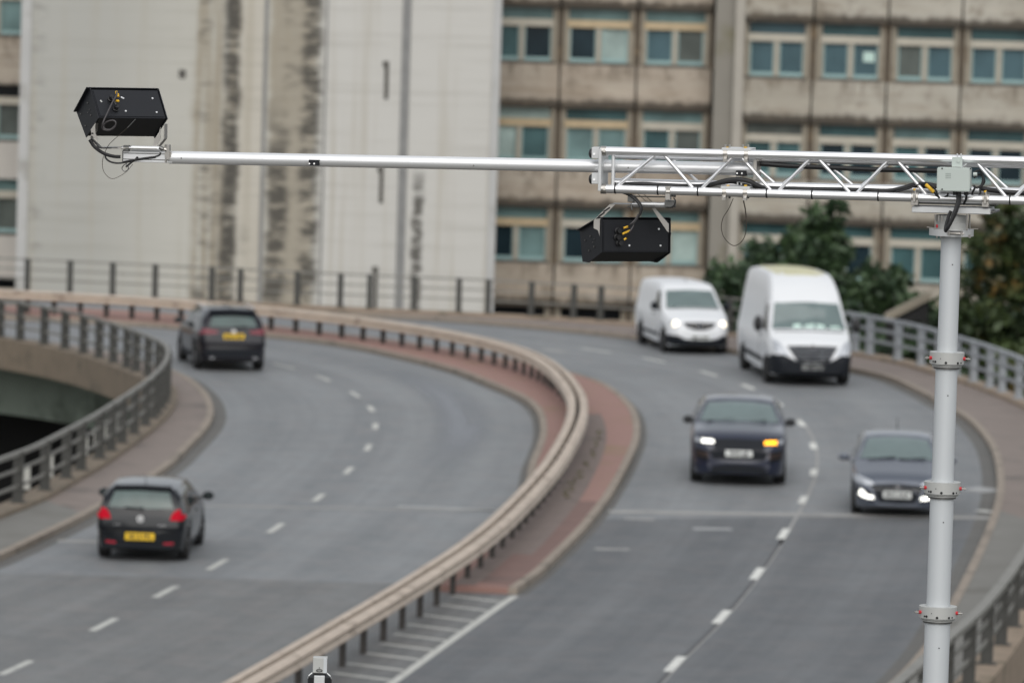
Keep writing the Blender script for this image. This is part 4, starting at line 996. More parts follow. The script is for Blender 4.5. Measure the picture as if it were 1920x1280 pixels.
a_ = c.patch('headlamp', M['amber'], 'front', [(.74,.885),(.50,.88)], [(.75,.96),(.51,.95)], off=.014); a_['label'] = 'lit amber indicator lamp'
c.both('lamp_corner', M['lampglass'], 'front', [(.765,.89),(.87,.905)], [(.775,.965),(.86,.985)], off=.012, nu=6)
c.patch('lower_grille', M['trim'], 'front', [(-.60,.27),(0,.26),(.60,.27)], [(-.48,.45),(0,.47),(.48,.45)], off=.006)
c.patch('skid_plate', M['navy'], 'front', [(-.60,.40),(-.3,.455),(0,.46),(.3,.455),(.60,.40)], [(-.62,.44),(-.3,.49),(0,.495),(.3,.49),(.62,.44)], off=.02, nv=3)
c.both('air_intake', M['trim'], 'front', [(.60,.50),(.86,.56)], [(.64,.74),(.88,.76)], off=.006)
for z in (.60, .67): c.both('intake_blade', M['bronze'], 'front', [(.60,z),(.84,z+.02)], [(.60,z+.02),(.84,z+.04)], off=.016, nv=3)
c.plate('front', .69, 'BF73 LJE', M['wpl'])
for vw in ('left', 'right'):
    c.patch('side_window', M['glass_d'], vw, [(-1.8,1.24),(-.45,1.20)], [(-1.6,1.45),(-.45,1.54)])
    c.patch('side_window', M['glass_d'], vw, [(-.37,1.19),(.80,1.17)], [(-.37,1.54),(.22,1.51)])
    c.patch('door_handle', M['navy'], vw, [(-.22,.95),(.0,.95)], [(-.22,.975),(.0,.975)], off=.01, nv=3)
m = MB()
for y in (-.35, .3): m.tube([(1.03, y-.3, 1.235), (.97, y+.25, 1.275)], .012, 6)
m.build('wiper', M['trim'], c.t)
c.patch('rear_window', M['glass_d'], 'rear', [(-.68,1.22),(.68,1.22)], [(-.58,1.5),(.58,1.5)])
m = MB(); m.tube([(.07, 0, 1.60), (.11, .0, 1.50)], .05, 8); m.build('interior_mirror', M['trim'], c.t)
c.t.scale = (1.06, 1.07, 1.02); c.place(1383, 903, 1.45*1.06, heading(1383, 903, 0.5, False))

# slate hatchback with bright daytime lamps, behind the mast
sp = dict(L=4.30, r=.32, wheels=(-1.30, 1.35), tumble=.31, crown=.025,
    top=[(-2.15,.80),(-2.1,1.0),(-1.75,1.32),(-1.3,1.42),(-.3,1.47),(.15,1.44),(1.05,1.03),(1.3,.96),(1.85,.82),(2.03,.72),(2.12,.60),(2.15,.45)],
    belt=[(-2.15,.95),(-1.5,1.0),(0,.95),(1.2,.89),(1.8,.78),(2.15,.6)],
    wid=[(-2.15,.72),(-1.9,.84),(-1.2,.885),(1.3,.885),(1.8,.83),(2.02,.72),(2.11,.60),(2.15,.45)],
    bot=[(-2.15,.36),(-1.9,.24),(1.7,.15),(2.0,.16),(2.15,.23)])
c = Car('slate_hatchback', 'slate grey hatchback coming towards us half hidden behind the white mast', 'car', sp, M['slate'])
c.wheels(.87, .21); c.mirror(.78, .83, .97, M['slate'], .13, .22, .10)
c.patch('windscreen', M['glass'], 'front', [(-.73,1.045),(-.35,1.06),(0,1.065),(.35,1.06),(.73,1.045)], [(-.57,1.385),(0,1.425),(.57,1.385)])
c.patch('grille', M['trim'], 'front', [(-.34,.30),(0,.285),(.34,.30)], [(-.52,.63),(0,.665),(.52,.63)], off=.006)
c.patch('grille_bar', M['dsteel'], 'front', [(-.46,.545),(0,.555),(.46,.545)], [(-.46,.557),(0,.567),(.46,.557)], off=.016, nv=3)
c.both('headlamp', M['lampglass'], 'front', [(.44,.63),(.60,.62),(.78,.66)], [(.50,.70),(.66,.76),(.77,.80)], off=.01)
c.both('headlamp_corner', M['lampglass'], 'left', [(1.62,.70),(2.0,.64)], [(1.60,.80),(1.95,.74)], off=.008)
c.both('bumper_recess', M['trim'], 'front', [(.42,.30),(.76,.38)], [(.50,.50),(.80,.56)], off=.005)
c.both('daytime_lamp', M['lit'], 'front', [(.44,.36),(.57,.365),(.66,.39),(.735,.43)], [(.46,.425),(.58,.44),(.63,.50),(.70,.545)], off=.016)
c.patch('lower_lip', M['slate'], 'front', [(-.70,.235),(0,.225),(.70,.235)], [(-.72,.275),(0,.265),(.72,.275)], off=.02, nv=3)
c.plate('front', .455, 'FE15 OUB', M['wpl'])
h = c.hit('front', 0, .60)[0]; b_ = disc(c, 'badge', M['chrome'], h.x, 0, .605, .042, 1, sx=1.7); disc(c, 'badge_face', M['trim'], h.x+.013, 0, .605, .034, 1, .002, sx=1.75, parent=b_)
m = MB(); X = h.x+.018
for (y0, z0, y1, z1) in ((-.03, -.025, -.015, .025), (.015, -.025, .03, .025), (-.022, 0, .022, 0)): m.tube([(X, y0, .605+z0), (X, y1, .605+z1)], .006, 6)
m.build('badge_mark', M['chrome'], b_)
for vw in ('left', 'right'):
    c.patch('side_window', M['glass_d'], vw, [(-1.5,1.05),(-.38,1.0)], [(-1.3,1.27),(-.38,1.37)])
    c.patch('side_window', M['glass_d'], vw, [(-.3,1.0),(.85,.985)], [(-.3,1.37),(.25,1.34)])
    c.patch('door_handle', M['slate'], vw, [(-.2,.85),(.0,.85)], [(-.2,.88),(.0,.88)], off=.03, nv=3)
c.patch('rear_window', M['glass_d'], 'rear', [(-.62,1.05),(.62,1.05)], [(-.5,1.32),(.5,1.32)])
m = MB(); m.tube([(-1.0, 0, 1.45), (-1.25, 0, 1.68)], [.01, .005], 6); m.build('antenna', M['trim'], c.t)
m = MB()
for y in (-.3, .3): m.tube([(1.10, y-.28, 1.05), (1.03, y+.25, 1.09)], .012, 6)
m.build('wiper', M['trim'], c.t)
c.t.scale = (1.04, 1.06, 1.04); c.place(1680, 963, 1.35*1.04, heading(1680, 963, 0.8, False))

# small white panel van
sp = dict(L=4.40, r=.325, wheels=(-1.38, 1.40), tumble=.16, crown=.03, ug=.18,
    top=[(-2.2,1.0),(-2.16,1.5),(-2.08,1.76),(-1.9,1.80),(-.5,1.82),(.35,1.80),(.62,1.70),(1.22,1.20),(1.42,1.10),(1.95,.96),(2.1,.86),(2.18,.70),(2.2,.5)],
    belt=[(-2.2,1.05),(0,1.05),(1.2,1.02),(1.9,.90),(2.2,.68)],
    wid=[(-2.2,.82),(-2.0,.905),(1.4,.925),(1.8,.88),(2.05,.78),(2.16,.68),(2.2,.55)],
    bot=[(-2.2,.36),(-2,.26),(1.8,.2),(2.1,.22),(2.2,.32)])
c = Car('small_white_van', 'small white panel van with round lit headlamps rounding the far bend', 'van', sp, M['white'])
c.wheels(.90, .21, M['steelrim']); c.mirror(.98, .88, 1.12, M['trim'], .22, .18, .06)
c.patch('windscreen', M['glass'], 'front', [(-.76,1.20),(0,1.22),(.76,1.20)], [(-.66,1.63),(0,1.66),(.66,1.63)])
c.patch('bonnet_line', M['trim'], 'front', [(-.76,1.165),(0,1.185),(.76,1.165)], [(-.76,1.185),(0,1.205),(.76,1.185)], off=.006, nv=3)
c.patch('grille', M['trim'], 'front', [(-.38,.75),(-.2,.68),(0,.665),(.2,.68),(.38,.75)], [(-.47,.86),(0,.875),(.47,.86)], off=.008)
c.patch('grille_bar', M['steel'], 'front', [(-.30,.785),(0,.77),(.30,.785)], [(-.30,.798),(0,.783),(.30,.798)], off=.016, nv=3)
h = c.hit('front', 0, .785)[0]; disc(c, 'badge', M['chrome'], h.x+.01, 0, .782, .05, 1)
for sd in (-1, 1):
    c.patch('headlamp', M['lampglass'], 'front', [(sd*.58,.76),(sd*.82,.79)], [(sd*.60,.87),(sd*.80,.92)], off=.008)
    h = c.hit('front', sd*.67, .825)[0]; m = MB(); m.tube([(h.x-.04, sd*.67, .825), (h.x+.035, sd*.67, .825)], [.095, .085], 20); m.build('headlamp_bulb', M['litwarm'], c.t, smooth=True)
c.patch('bumper', M['trim'], 'front', [(-.84,.26),(0,.25),(.84,.26)], [(-.86,.52),(-.62,.52),(-.42,.42),(0,.41),(.42,.42),(.62,.52),(.86,.52)], off=.02, nu=28)
c.plate('front', .47, 'MJ21 KXN', M['wpl'])
for vw in ('left', 'right'):
    c.patch('side_window', M['glass_d'], vw, [(.30,1.16),(1.06,1.14)], [(.36,1.60),(.62,1.60)])
    c.patch('side_moulding', M['trim'], vw, [(-.95,.42),(.95,.42)], [(-.95,.50),(.95,.50)], off=.02, nv=3)
    c.patch('wheel_arch_trim', M['trim'], vw, [(.95,.40),(1.02,.62)], [(.90,.40),(.97,.66)], off=.012, nv=3)
    c.patch('door_handle', M['trim'], vw, [(.32,.98),(.50,.98)], [(.32,1.01),(.50,1.01)], off=.03, nv=3)
    c.patch('bumper_return', M['trim'], vw, [(1.80,.28),(2.08,.27)], [(1.80,.50),(2.08,.50)], off=.015, nv=3)
m = MB()
for y in (-.3, .3): m.tube([(1.25, y-.28, 1.20), (1.18, y+.25, 1.25)], .012, 6)
m.build('wiper', M['trim'], c.t)
m = MB(); m.tube([(.30, 0, 1.84), (.10, 0, 2.0)], [.01, .005], 6); m.build('antenna', M['trim'], c.t)
c.t.scale = (1.04, 1.0, 1.02); c.place(1299, 661, 1.40*1.04, heading(1299, 661, 13.0, False))

# large high-roof white van
sp = dict(L=6.10, r=.35, wheels=(-1.95, 1.95), tumble=.135, crown=.05, ug=.22, sm=3,
    top=[(-3.05,1.6),(-3.03,2.3),(-2.9,2.66),(-1.5,2.73),(.35,2.73),(.75,2.68),(1.25,2.44),(1.62,2.10),(2.18,1.42),(2.32,1.30),(2.80,1.10),(2.95,.95),(3.03,.75),(3.05,.5)],
    belt=[(-3.05,1.25),(1.5,1.25),(2.2,1.2),(2.7,1.05),(3.05,.75)],
    wid=[(-3.05,.95),(-2.9,1.02),(2.0,1.035),(2.5,1.0),(2.85,.93),(2.98,.85),(3.05,.72)],
    bot=[(-3.05,.42),(-2.8,.3),(2.5,.24),(2.9,.26),(3.05,.36)])
c = Car('high_roof_van', 'large white high-roof van with a black bumper and a dirty roof top', 'van', sp, M['white'])
c.wheels(1.02, .23, M['steelrim'])
c.patch('windscreen', M['glass'], 'front', [(-.90,1.40),(0,1.43),(.90,1.40)], [(-.78,2.03),(0,2.07),(.78,2.03)], nu=24, nv=12)
c.patch('bonnet_line', M['trim'], 'front', [(-.86,1.335),(0,1.36),(.86,1.335)], [(-.86,1.36),(0,1.385),(.86,1.36)], off=.006, nv=3)
c.patch('grille', M['trim'], 'front', [(-.40,.66),(0,.62),(.40,.66)], [(-.62,1.02),(-.3,1.03),(0,1.03),(.3,1.03),(.62,1.02)], off=.008, nu=20)
for zz in (.74, .82, .90, .97): c.patch('grille_bar', M['lampglass'], 'front', [(-.40-(zz-.7)*.6,zz),(0,zz-.02),(.40+(zz-.7)*.6,zz)], [(-.40-(zz-.7)*.6,zz+.007),(0,zz-.013),(.40+(zz-.7)*.6,zz+.007)], off=.014, nv=3)
c.both('headlamp', M['lampglass'], 'front', [(.56,.79),(.74,.78),(.92,.90)], [(.64,.93),(.80,1.10),(.93,1.16)], off=.012)
h = c.hit('front', 0, 1.0)[0]; m = MB(); m.prism([(h.x+.005, 0, .93), (h.x+.005, .065, 1.01), (h.x+.005, 0, 1.09), (h.x+.005, -.065, 1.01)], (.03, 0, 0)); b_ = m.build('badge', M['chrome'], c.t)
m = MB(); m.prism([(h.x+.03, 0, .975), (h.x+.03, .03, 1.01), (h.x+.03, 0, 1.045), (h.x+.03, -.03, 1.01)], (.008, 0, 0)); m.build('badge_face', M['trim'], b_)
c.patch('bumper', M['trim'], 'front', [(-.95,.30),(0,.28),(.95,.30)], [(-.96,.80),(-.70,.80),(-.42,.66),(0,.60),(.42,.66),(.70,.80),(.96,.80)], off=.025, nu=30, nv=10)
c.patch('bumper_lip', M['trim'], 'front', [(-.80,.36),(0,.34),(.80,.36)], [(-.80,.43),(0,.41),(.80,.43)], off=.05, nv=3)
c.plate('front', .50, 'WM19 KXE', M['wpl'])
for vw in ('left', 'right'):
    c.patch('side_window', M['glass_d'], vw, [(1.15,1.40),(1.98,1.36)], [(1.20,1.98),(1.55,1.98)])
    c.patch('side_moulding', M['trim'], vw, [(-1.5,.50),(1.5,.50)], [(-1.5,.62),(1.5,.62)], off=.02, nv=3)
    c.patch('door_line', M['trim'], vw, [(1.02,.55),(1.03,2.1)], [(1.04,.55),(1.05,2.1)], off=.004, nu=10, nv=3)
    c.patch('bumper_return', M['trim'], vw, [(2.42,.30),(2.95,.30)], [(2.42,.72),(2.95,.76)], off=.02, nv=5)
    c.patch('door_handle', M['trim'], vw, [(1.12,1.16),(1.32,1.16)], [(1.12,1.20),(1.32,1.20)], off=.03, nv=3)
c.mirror(1.98, 1.0, 1.32, M['blk2'], .38, .20, .10)
c.patch('roof_top', M['roofdirt'], 'top', [(-2.4,-.62),(.55,-.62),(.78,-.4)], [(-2.4,.62),(.55,.62),(.78,.4)], off=.004, nu=24, nv=10)
m = MB(); rr = random.Random(5)
for k in range(9):
    y = -.72+k*.17; m.box((2.02+rr.uniform(-.03, .0), y, 1.47+rr.uniform(0, .04)), (.16, .13, rr.uniform(.02, .07)), Matrix.Rotation(rr.uniform(-.5, .5), 3, 'Z'))
h = c.hit('front', 0, 1.5)[0]
pp = MB()
for k in range(7):
    y = -.7+k*.23; pp_ = c.hit('front', y, 1.47)[0]
c.both('dash_papers', M['paper'], 'front', [(.18,1.44),(.40,1.435)], [(.2,1.53),(.36,1.52)], off=.010, nv=4)
c.patch('dash_papers', M['paper'], 'front', [(-.12,1.445),(.12,1.445)], [(-.1,1.50),(.14,1.55)], off=.010, nv=4)
c.patch('dash_papers', M['paper'], 'front', [(.50,1.44),(.78,1.43)], [(.55,1.49),(.75,1.48)], off=.010, nv=4)
m = MB()
for y in (-.4, .35): m.tube([(2.22, y-.3, 1.42), (2.13, y+.3, 1.47)], .014, 6)
m.build('wiper', M['trim'], c.t)
c.t.scale = (1.07, 1.08, 1.015); c.place(1510, 718, 1.95*1.07, heading(1510, 718, 9.0, False))

# ------------------------------------------------------------------ gantry: telescopic mast, lattice truss, boom, two camera units
GO = site(1128, 318.5, 35.2); GB = site(1790, 335.6, 34.75)
GX = (GB-GO).normalized(); GIN = -(GX.cross(Vector((0, 0, 1)))).normalized(); GU = GIN.cross(GX)*1.0
if GU.z < 0: GU = -GU
def P(u, v, d=0.):
    r = site_ray(u, v); o = Vector((0, 0, CAMH)); q = GO+GIN*d
    return o+r*((q-o).dot(GIN)/r.dot(GIN))
PX = (P(1129, 318)-P(1128, 318)).length
GR = Matrix((GX, GIN, GU)).transposed()
def put(m, name, mat, t, base=None, **kw):
    b = base if base is not None else Vector(t.location)
    m.v = [tuple(Vector(q)-b) for q in m.v]; return m.build(name, mat, t, **kw)
def curve(pts, n=8):
    pts = [Vector(p) for p in pts]; E_ = [2*pts[0]-pts[1]]+pts+[2*pts[-1]-pts[-2]]; out = []
    for i in range(len(pts)-1):
        a, b, c_, d = E_[i:i+4]
        for k in range(n):
            t = k/n; out.append(.5*((2*b)+(c_-a)*t+(2*a-5*b+4*c_-d)*t*t+(3*b-a-3*c_+d)*t**3))
    return out+[pts[-1]]
def gbox(m, u0, u1, v0, v1, d0, d1, mi=0):
    """box aligned with the gantry between two corner points seen in elevation"""
    a, b = P(u0, v0, 0), P(u1, v1, 0); c_ = (a+b)/2+GIN*((d0+d1)/2); dx = abs((b-a).dot(GX)); dz = abs((b-a).dot(GU))
    return m.box(c_, (dx, abs(d1-d0), dz), GR, mi)
def cyl(m, a, b, r, n=16): return m.tube([a, b], r, n)

DB = .165
up = lambda u: 282.8+.02395*(u-1128); lo = lambda u: 353.9+.02815*(u-1128)
U1 = 2300
truss = thing('lattice_truss', 'shiny aluminium lattice truss carried on top of the white mast', 'truss', GO)
RC = 8.0*PX
m = MB(); cyl(m, P(1134, up(1134)), P(U1, up(U1)), RC, 24); put(m, 'chord', M['alu'], truss, smooth=True)
m = MB(); cyl(m, P(1134, lo(1134)), P(U1, lo(U1)), RC, 24); put(m, 'chord', M['alu'], truss, smooth=True)
m = MB(); cyl(m, P(1150, up(1150)+7, DB), P(U1, up(U1)+7, DB), RC*.92, 20); put(m, 'chord', M['alu'], truss, smooth=True)
m = MB(); cyl(m, P(1150, lo(1150)-13, DB), P(U1, lo(U1)-18, DB), RC*.92, 20); put(m, 'chord', M['alu'], truss, smooth=True)
zig = [(1157,0),(1228,1),(1246,1),(1300,0),(1315,0),(1374,1),(1390,1),(1446,0),(1459,0),(1519,1),(1535,1),(1594,0),(1606,0),(1665,1),(1683,1),(1738,0),(1754,0),(1814,1),(1832,1),(1887,0),(1902,0),(1962,1),(1980,1),(2036,0),(2050,0),(2110,1),(2126,1),(2182,0),(2196,0),(2256,1)]
for (a, ta), (b, tb) in zip(zig[::2], zig[1::2]):
    y = lambda u, t: up(u)+6 if t else lo(u)-5
    m = MB(); cyl(m, P(a, y(a, ta)), P(b, y(b, tb)), 3.1*PX, 12); put(m, 'brace', M['alu'], truss, smooth=True)
    yb = lambda u, t: up(u)+10 if t else lo(u)-16
    m = MB(); cyl(m, P(a, y(a, ta))*0+P(a, yb(a, ta), 0)+GIN*DB, P(b, yb(b, tb), 0)+GIN*DB, 2.6*PX, 10); put(m, 'brace', M['alu'], truss, smooth=True)
m = MB(); cyl(m, P(1150, 290), P(1149, 349), 3*PX, 12); put(m, 'strut', M['alu_w'], truss, smooth=True)
m = MB(); cyl(m, P(1152, 296, DB), P(1151, 342, DB), 2.6*PX, 10); put(m, 'strut', M['alu_w'], truss, smooth=True)
m = MB(); gbox(m, 1124, 1128.5, 279, 358, -.03, DB+.03); put(m, 'end_plate', M['alu_m'], truss, bevel=.002)
m = MB()
for v in (283, 354.2): 
    m.tube([P(1127, v), P(1137, v+.3)], 9.0*PX, 20); m.tube([P(1121.5, v), P(1127, v)], 3.4*PX, 10)
    m.tube([P(1133, v, -.02), P(1133, v, -.034)], 2.6*PX, 8)
put(m, 'end_fitting', M['steel'], truss, smooth=True)
for v0 in (276, 324):
    m = MB(); gbox(m, 1110, 1124, v0, v0+21, -.012, .06); k_ = put(m, 'bumper_bracket', M['alu_m'], truss, bevel=.002)
    m = MB(); m.tube([P(1111, v0+12, .02), P(1108, v0+12, .02), P(1105.5, v0+12, .02), P(1104, v0+12, .02)], [9*PX, 9*PX, 7*PX, 2*PX], 18); b_ = put(m, 'rubber_bumper', M['blk2'], truss, smooth=True)
    m = MB(); m.tube([P(1114, v0+13, -.012), P(1114, v0+13, -.02)], 2.2*PX, 8); put(m, 'bolt', M['bead'], truss)
# splice plates
for (v0, v1, s_) in ((277, 284.5, -1), (348.5, 356, -1)):
    m = MB(); gbox(m, 1354 if v0 < 300 else 1352, 1409 if v0 < 300 else 1407, v0, v1, -.02, .16); pl = put(m, 'splice_plate', M['alu_m'], truss, bevel=.0015)
    for u in (1361, 1400):
        m = MB(); uu = u if v0 < 300 else u-2; y = up(uu) if v0 < 300 else lo(uu)
        m.tube([P(uu-4.2, y), P(uu+4.2, y)], 9.3*PX, 20); gbox(m, uu-3.5, uu+3.5, y+5, y+14, -.035, -.01)
        m.tube([P(uu-1, y+8, -.035), P(uu-1, y+8, -.05)], 2.4*PX, 8)
        put(m, 'clamp', M['steel'], truss, smooth=True)
    m = MB()
    for u in (1360, 1368, 1393, 1403):
        y = v0-3 if v0 < 300 else v1+13
        m.tube([P(u, y-3, .01), P(u, y+3, .01)], 1.9*PX, 8)
    put(m, 'bolt', M['steel'] if v0 < 300 else M['blk2'], truss)
    m = MB()
    for u in (1365, 1398): m.tube([P(u, v0-1.8, .03), P(u, v0+.5, .03)], 3*PX, 8)
    put(m, 'washer', M['yel'], truss)
# safety wire loop hanging below the splice
m = MB(); m.tube(curve([P(1375,372), P(1366,392), P(1356,408), P(1352.5,425), P(1356,442), P(1366,455), P(1376,460.5), P(1386,457), P(1395,446), P(1399,430), P(1399,410), P(1397,390), P(1393,372)]), .75*PX, 6)
m.tube([P(1394,376), P(1397.5,392), P(1399,408)], 1.3*PX, 6)
put(m, 'wire_loop', M['wire'], truss)
# zip ties
for u in (1154, 1234, 1309, 1438, 1523, 1647, 1894):
    y = lo(u); m = MB(); m.tube([P(u-1.3, y), P(u+1.3, y)], 8.7*PX, 20); m.tube([P(u, y-7), P(u-.5, y-13)], 1.2*PX, 6); put(m, 'cable_tie', M['blk2'], truss, smooth=True)

# boom tube
boom = thing('boom_tube', 'long pale aluminium boom tube reaching out of the truss over the road', 'boom', P(1440, 318, .09))
bc = lambda u: 295.2+(u-320)*.0215
m = MB(); m.tube([P(318, bc(318), .09), P(1415, bc(1415)-1.5, .09)], 11.9*PX, 28); put(m, 'tube', M['alu_w'], boom, smooth=True)
m = MB(); gbox(m, 225.5, 318, 283.5, 306.5, .06, .13); put(m, 'end_block', M['alu_w'], boom, bevel=.003)
m = MB(); gbox(m, 226.5, 317, 288.3, 289.2, .057, .061); gbox(m, 226.5, 317, 299.5, 300.4, .057, .061); gbox(m, 224.6, 226, 283, 307, .055, .135); put(m, 'block_seam', M['dsteel'], boom)
for (u, v) in ((575, 299), (1377, 319)): m = MB(); gbox(m, u+1, u+20, v+1, v+12, .038, .07); put(m, 'sensor_block', M['blk'], boom, bevel=.003)
m = MB()
for (u, v) in ((580, 307), (589, 307), (1382, 325), (1391, 325)): m.tube([P(u, v, .04), P(u, v, .034)], 1.6*PX, 8)
for (u, v) in ((1383, 331), (1390, 331)): m.tube([P(u, v, .06), P(u, v+16, .06)], 1.6*PX, 8)
put(m, 'bolt', M['bead'], boom)
m = MB()
for u, dv in ((340, 1), (599, 0), (888, 3), (1178, 1)): m.tube([P(u, bc(u)+dv, .055), P(u, bc(u)+dv, .0485)], 1.5*PX, 8)
put(m, 'rivet', M['dsteel'], boom)
m = MB(); gbox(m, 1411, 1417, 300, 338, .03, .2); gbox(m, 1416, 1421, 296, 303, .03, .16); put(m, 'end_collar', M['steel'], boom, bevel=.002)
# clamp and actuator at the boom's tip
m = MB(); gbox(m, 305, 317, 285, 296, .05, .09); gbox(m, 309, 314, 272, 300, .04, .075); m.tube([P(303, 279, .055), P(317, 282, .055)], 3.6*PX, 8); m.tube([P(312, 296, .06), P(311, 304, .06)], 2.6*PX, 8); m.tube([P(311.5, 271, .06), P(311.5, 276, .06)], 3.2*PX, 6)
put(m, 'tip_clamp', M['steel'], boom, smooth=True)

act = thing('actuator_ram', 'short silver actuator ram lying on the tip of the boom', 'actuator', P(262, 280, .05))
m = MB(); m.tube([P(247, 277.8, .05), P(302, 279.3, .05)], 4.7*PX, 18); put(m, 'barrel', M['alu_w'], act, smooth=True)
m = MB(); m.tube([P(228, 277.5, .05), P(247, 277.8, .05)], 3.0*PX, 12); put(m, 'rod', M['chrome'], act, smooth=True)
m = MB(); gbox(m, 228, 238, 273, 284, .035, .08); m.tube([P(299, 276.5, .045), P(306, 280.5, .045)], 4.4*PX, 8); put(m, 'fork', M['dsteel'], act, bevel=.002)

# camera units
CY = R(25); CX = Vector((math.cos(CY), math.sin(CY), 0)); CD = Vector((-math.sin(CY), math.cos(CY), 0)); CZ = Vector((0, 0, 1))
def camera_unit(label, Rp, W, sec, uvmap, screws, glands, side_dots, ridge_gap=.0):
    t = thing('traffic_camera', label, 'traffic camera', Rp, group='camera units on the gantry')
    V = lambda s, d, z: CX*s+CD*d+CZ*z
    T_, F_, B_ = sec[0], sec[1], sec[2:]
    poly = [(0, 0), T_, F_]+list(B_)
    m = MB(); m.prism([V(0.004, d, z) for d, z in poly], CX*(W-.008)); m.build('housing', M['blk'], t, bevel=.003)
    cen = Vector((sum(p[0] for p in poly)/len(poly), sum(p[1] for p in poly)/len(poly)))
    for s0 in (-.006, W-.002):
        pp = []
        for d, z in poly:
            q = Vector((d, z)); q2 = cen+(q-cen)*1.07; pp.append(V(s0, q2.x, q2.y))
        m = MB(); m.prism(pp, CX*.006); sd = m.build('side_plate', M['blk'], t, bevel=.001)
        if s0 < 0:
            m = MB()
            for d, z, r_ in side_dots: m.tube([V(s0-.001, d, z), V(s0-.006, d, z)], r_, 10)
            m.build('screw', M['dsteel'], sd)
    # visor sheet over the top
    n_ = Vector((-(F_[1]-T_[1]), F_[0]-T_[0])).normalized()
    m = MB(); a = Vector(T_)+n_*.012-(Vector(F_)-Vector(T_)).normalized()*.006; b = Vector(F_)+n_*.012+(Vector(F_)-Vector(T_))*.02
    m.prism([V(-.028, a.x, a.y), V(-.028, b.x, b.y), V(-.028, b.x-n_.x*.005, b.y-n_.y*.005), V(-.028, a.x-n_.x*.005, a.y-n_.y*.005)], CX*(W+.026)); m.build('visor', M['blk'], t)
    e = Vector(T_); nn = Vector((-e.y, e.x)).normalized()              # outward normal of the rear panel in (d, z)
    def pan(u, v, off=0.):
        s, k = uvmap(u, v); return V(s, e.x*k+nn.x*off, e.y*k+nn.y*off)
    m = MB(); k0, k1 = .05, .95
    q = [V(.014, e.x*k0+nn.x*.001, e.y*k0+nn.y*.001), V(W-.014, e.x*k0+nn.x*.001, e.y*k0+nn.y*.001), V(W-.014, e.x*k1+nn.x*.001, e.y*k1+nn.y*.001), V(.014, e.x*k1+nn.x*.001, e.y*k1+nn.y*.001)]
    m.prism(q, (CD*nn.x+CZ*nn.y)*.003); pnl = m.build('rear_panel', M['blk'], t)
    m = MB()
    for u, v in screws: m.tube([pan(u, v, .002), pan(u, v, .009)], 1.9*PX, 10)
    m.build('screw', M['bead'], pnl)
    for (u, v) in glands:
        m = MB(); m.tube([pan(u, v, .002), pan(u, v, .016), pan(u, v, .018), pan(u, v, .042)], [6.2*PX, 6.2*PX, 4.6*PX, 4.2*PX], 14); m.build('cable_gland', M['blk2'], pnl, smooth=True)
    return t, pan, V

# outer unit, tipped steeply down
L0 = P(185, 221, .02)
um = lambda u, v: (.46*(u-185+20*((221-v)/52))/125, (221-v)/52)
cam_l, pan, V = camera_unit('black camera box tipped steeply down on the far tip of the boom', L0, .46, [(.157, .173), (.37, .017), (.2, -.125)], um,
    [(223, 184.5), (280, 185.5), (233, 209.5), (290, 211), (226, 186)], [(203, 189), (213.7, 206.5)], [(.18, .085, .006), (.21, -.06, .006), (.12, .01, .006), (.14, .045, .004), (.17, .025, .004), (.30, .01, .005)])
m = MB(); q0 = pan(184.8, 190, .004); q1 = pan(188, 193.5, .004); m.tube([q0, q1], 1.6*PX, 6); m.build('label_mark', M['collar'], cam_l)
lab = lambda pts, r, name, mat, n=8: (lambda m: m)(MB())
def cable(t, name, mat, pts, r, smooth_n=8):
    m = MB(); m.tube(curve([Vector(p) for p in pts], smooth_n), r, 8); return put(m, name, mat, t, smooth=True)
wl = lambda x: Vector(x)+L0
for (a, b) in (((209.5, 180.5), (211, 184)), ((213, 185), (214.5, 190)), ((211, 198), (216, 197.5))):
    m = MB(); m.tube([pan(*a, .045), pan(*b, .040)], 2.3*PX, 8); m.build('sleeve', M['yel'], cam_l, smooth=True)
cable(cam_l, 'cable', M['gcable'], [wl(pan(210, 181, .045)), wl(pan(210, 190, .06)), wl(pan(204, 203, .06)), wl(pan(198, 218, .05)), P(194, 228, -.02), P(191.5, 238, -.01), P(194, 243, 0), P(205, 244.5, 0), P(214, 239, 0), P(217, 230, 0), P(211, 226, 0), P(200, 229, 0), P(194, 236, 0), P(197, 242, 0), P(207, 243, 0), P(216, 236, 0)], 1.6*PX)
cable(cam_l, 'cable', M['blk2'], [wl(pan(203, 189, .04)), wl(pan(205, 197, .05)), wl(pan(212, 206, .045))], 2.2*PX)
# stainless bracket
def strap(t, pts, d0, d1, th, name, mat):
    """bent flat bar following points in elevation, wide in depth"""
    pts = [Vector(p) for p in pts]; m = MB()
    for a, b in zip(pts[:-1], pts[1:]):
        x = (b-a).normalized(); z = x.cross(GIN).normalized(); n_ = GIN
        c_ = (a+b)/2+GIN*((d0+d1)/2); m.box(c_, ((b-a).length+th*.8, abs(d1-d0), th), Matrix((x, n_, z)).transposed())
    return put(m, name, mat, t, bevel=.001)
strap(cam_l, [P(177, 232), P(175, 246), P(167.5, 257), P(168, 262), P(185, 278), P(232, 279)], .02, .085, .005, 'bracket', M['steel'])
m = MB()
for a, b in (((171, 259), (177.5, 264.5)), ((176, 264), (182, 270)), ((172.5, 249), (175, 251))): m.tube([P(*a, .018), P(*b, .018)], 1.7*PX, 6)
put(m, 'bracket_slot', M['blk2'], cam_l)
m = MB(); m.prism([P(170, 243, .018), P(178, 232, .018), P(179, 250, .018), P(184, 262, .018), P(182, 263, .018), P(172, 254, .018)], GIN*.004); put(m, 'bracket_web', M['steel'], cam_l)
strap(cam_l, [P(300, 234), P(299.5, 261), P(291.5, 271), P(286, 277)], .10, .17, .005, 'bracket', M['steel'])
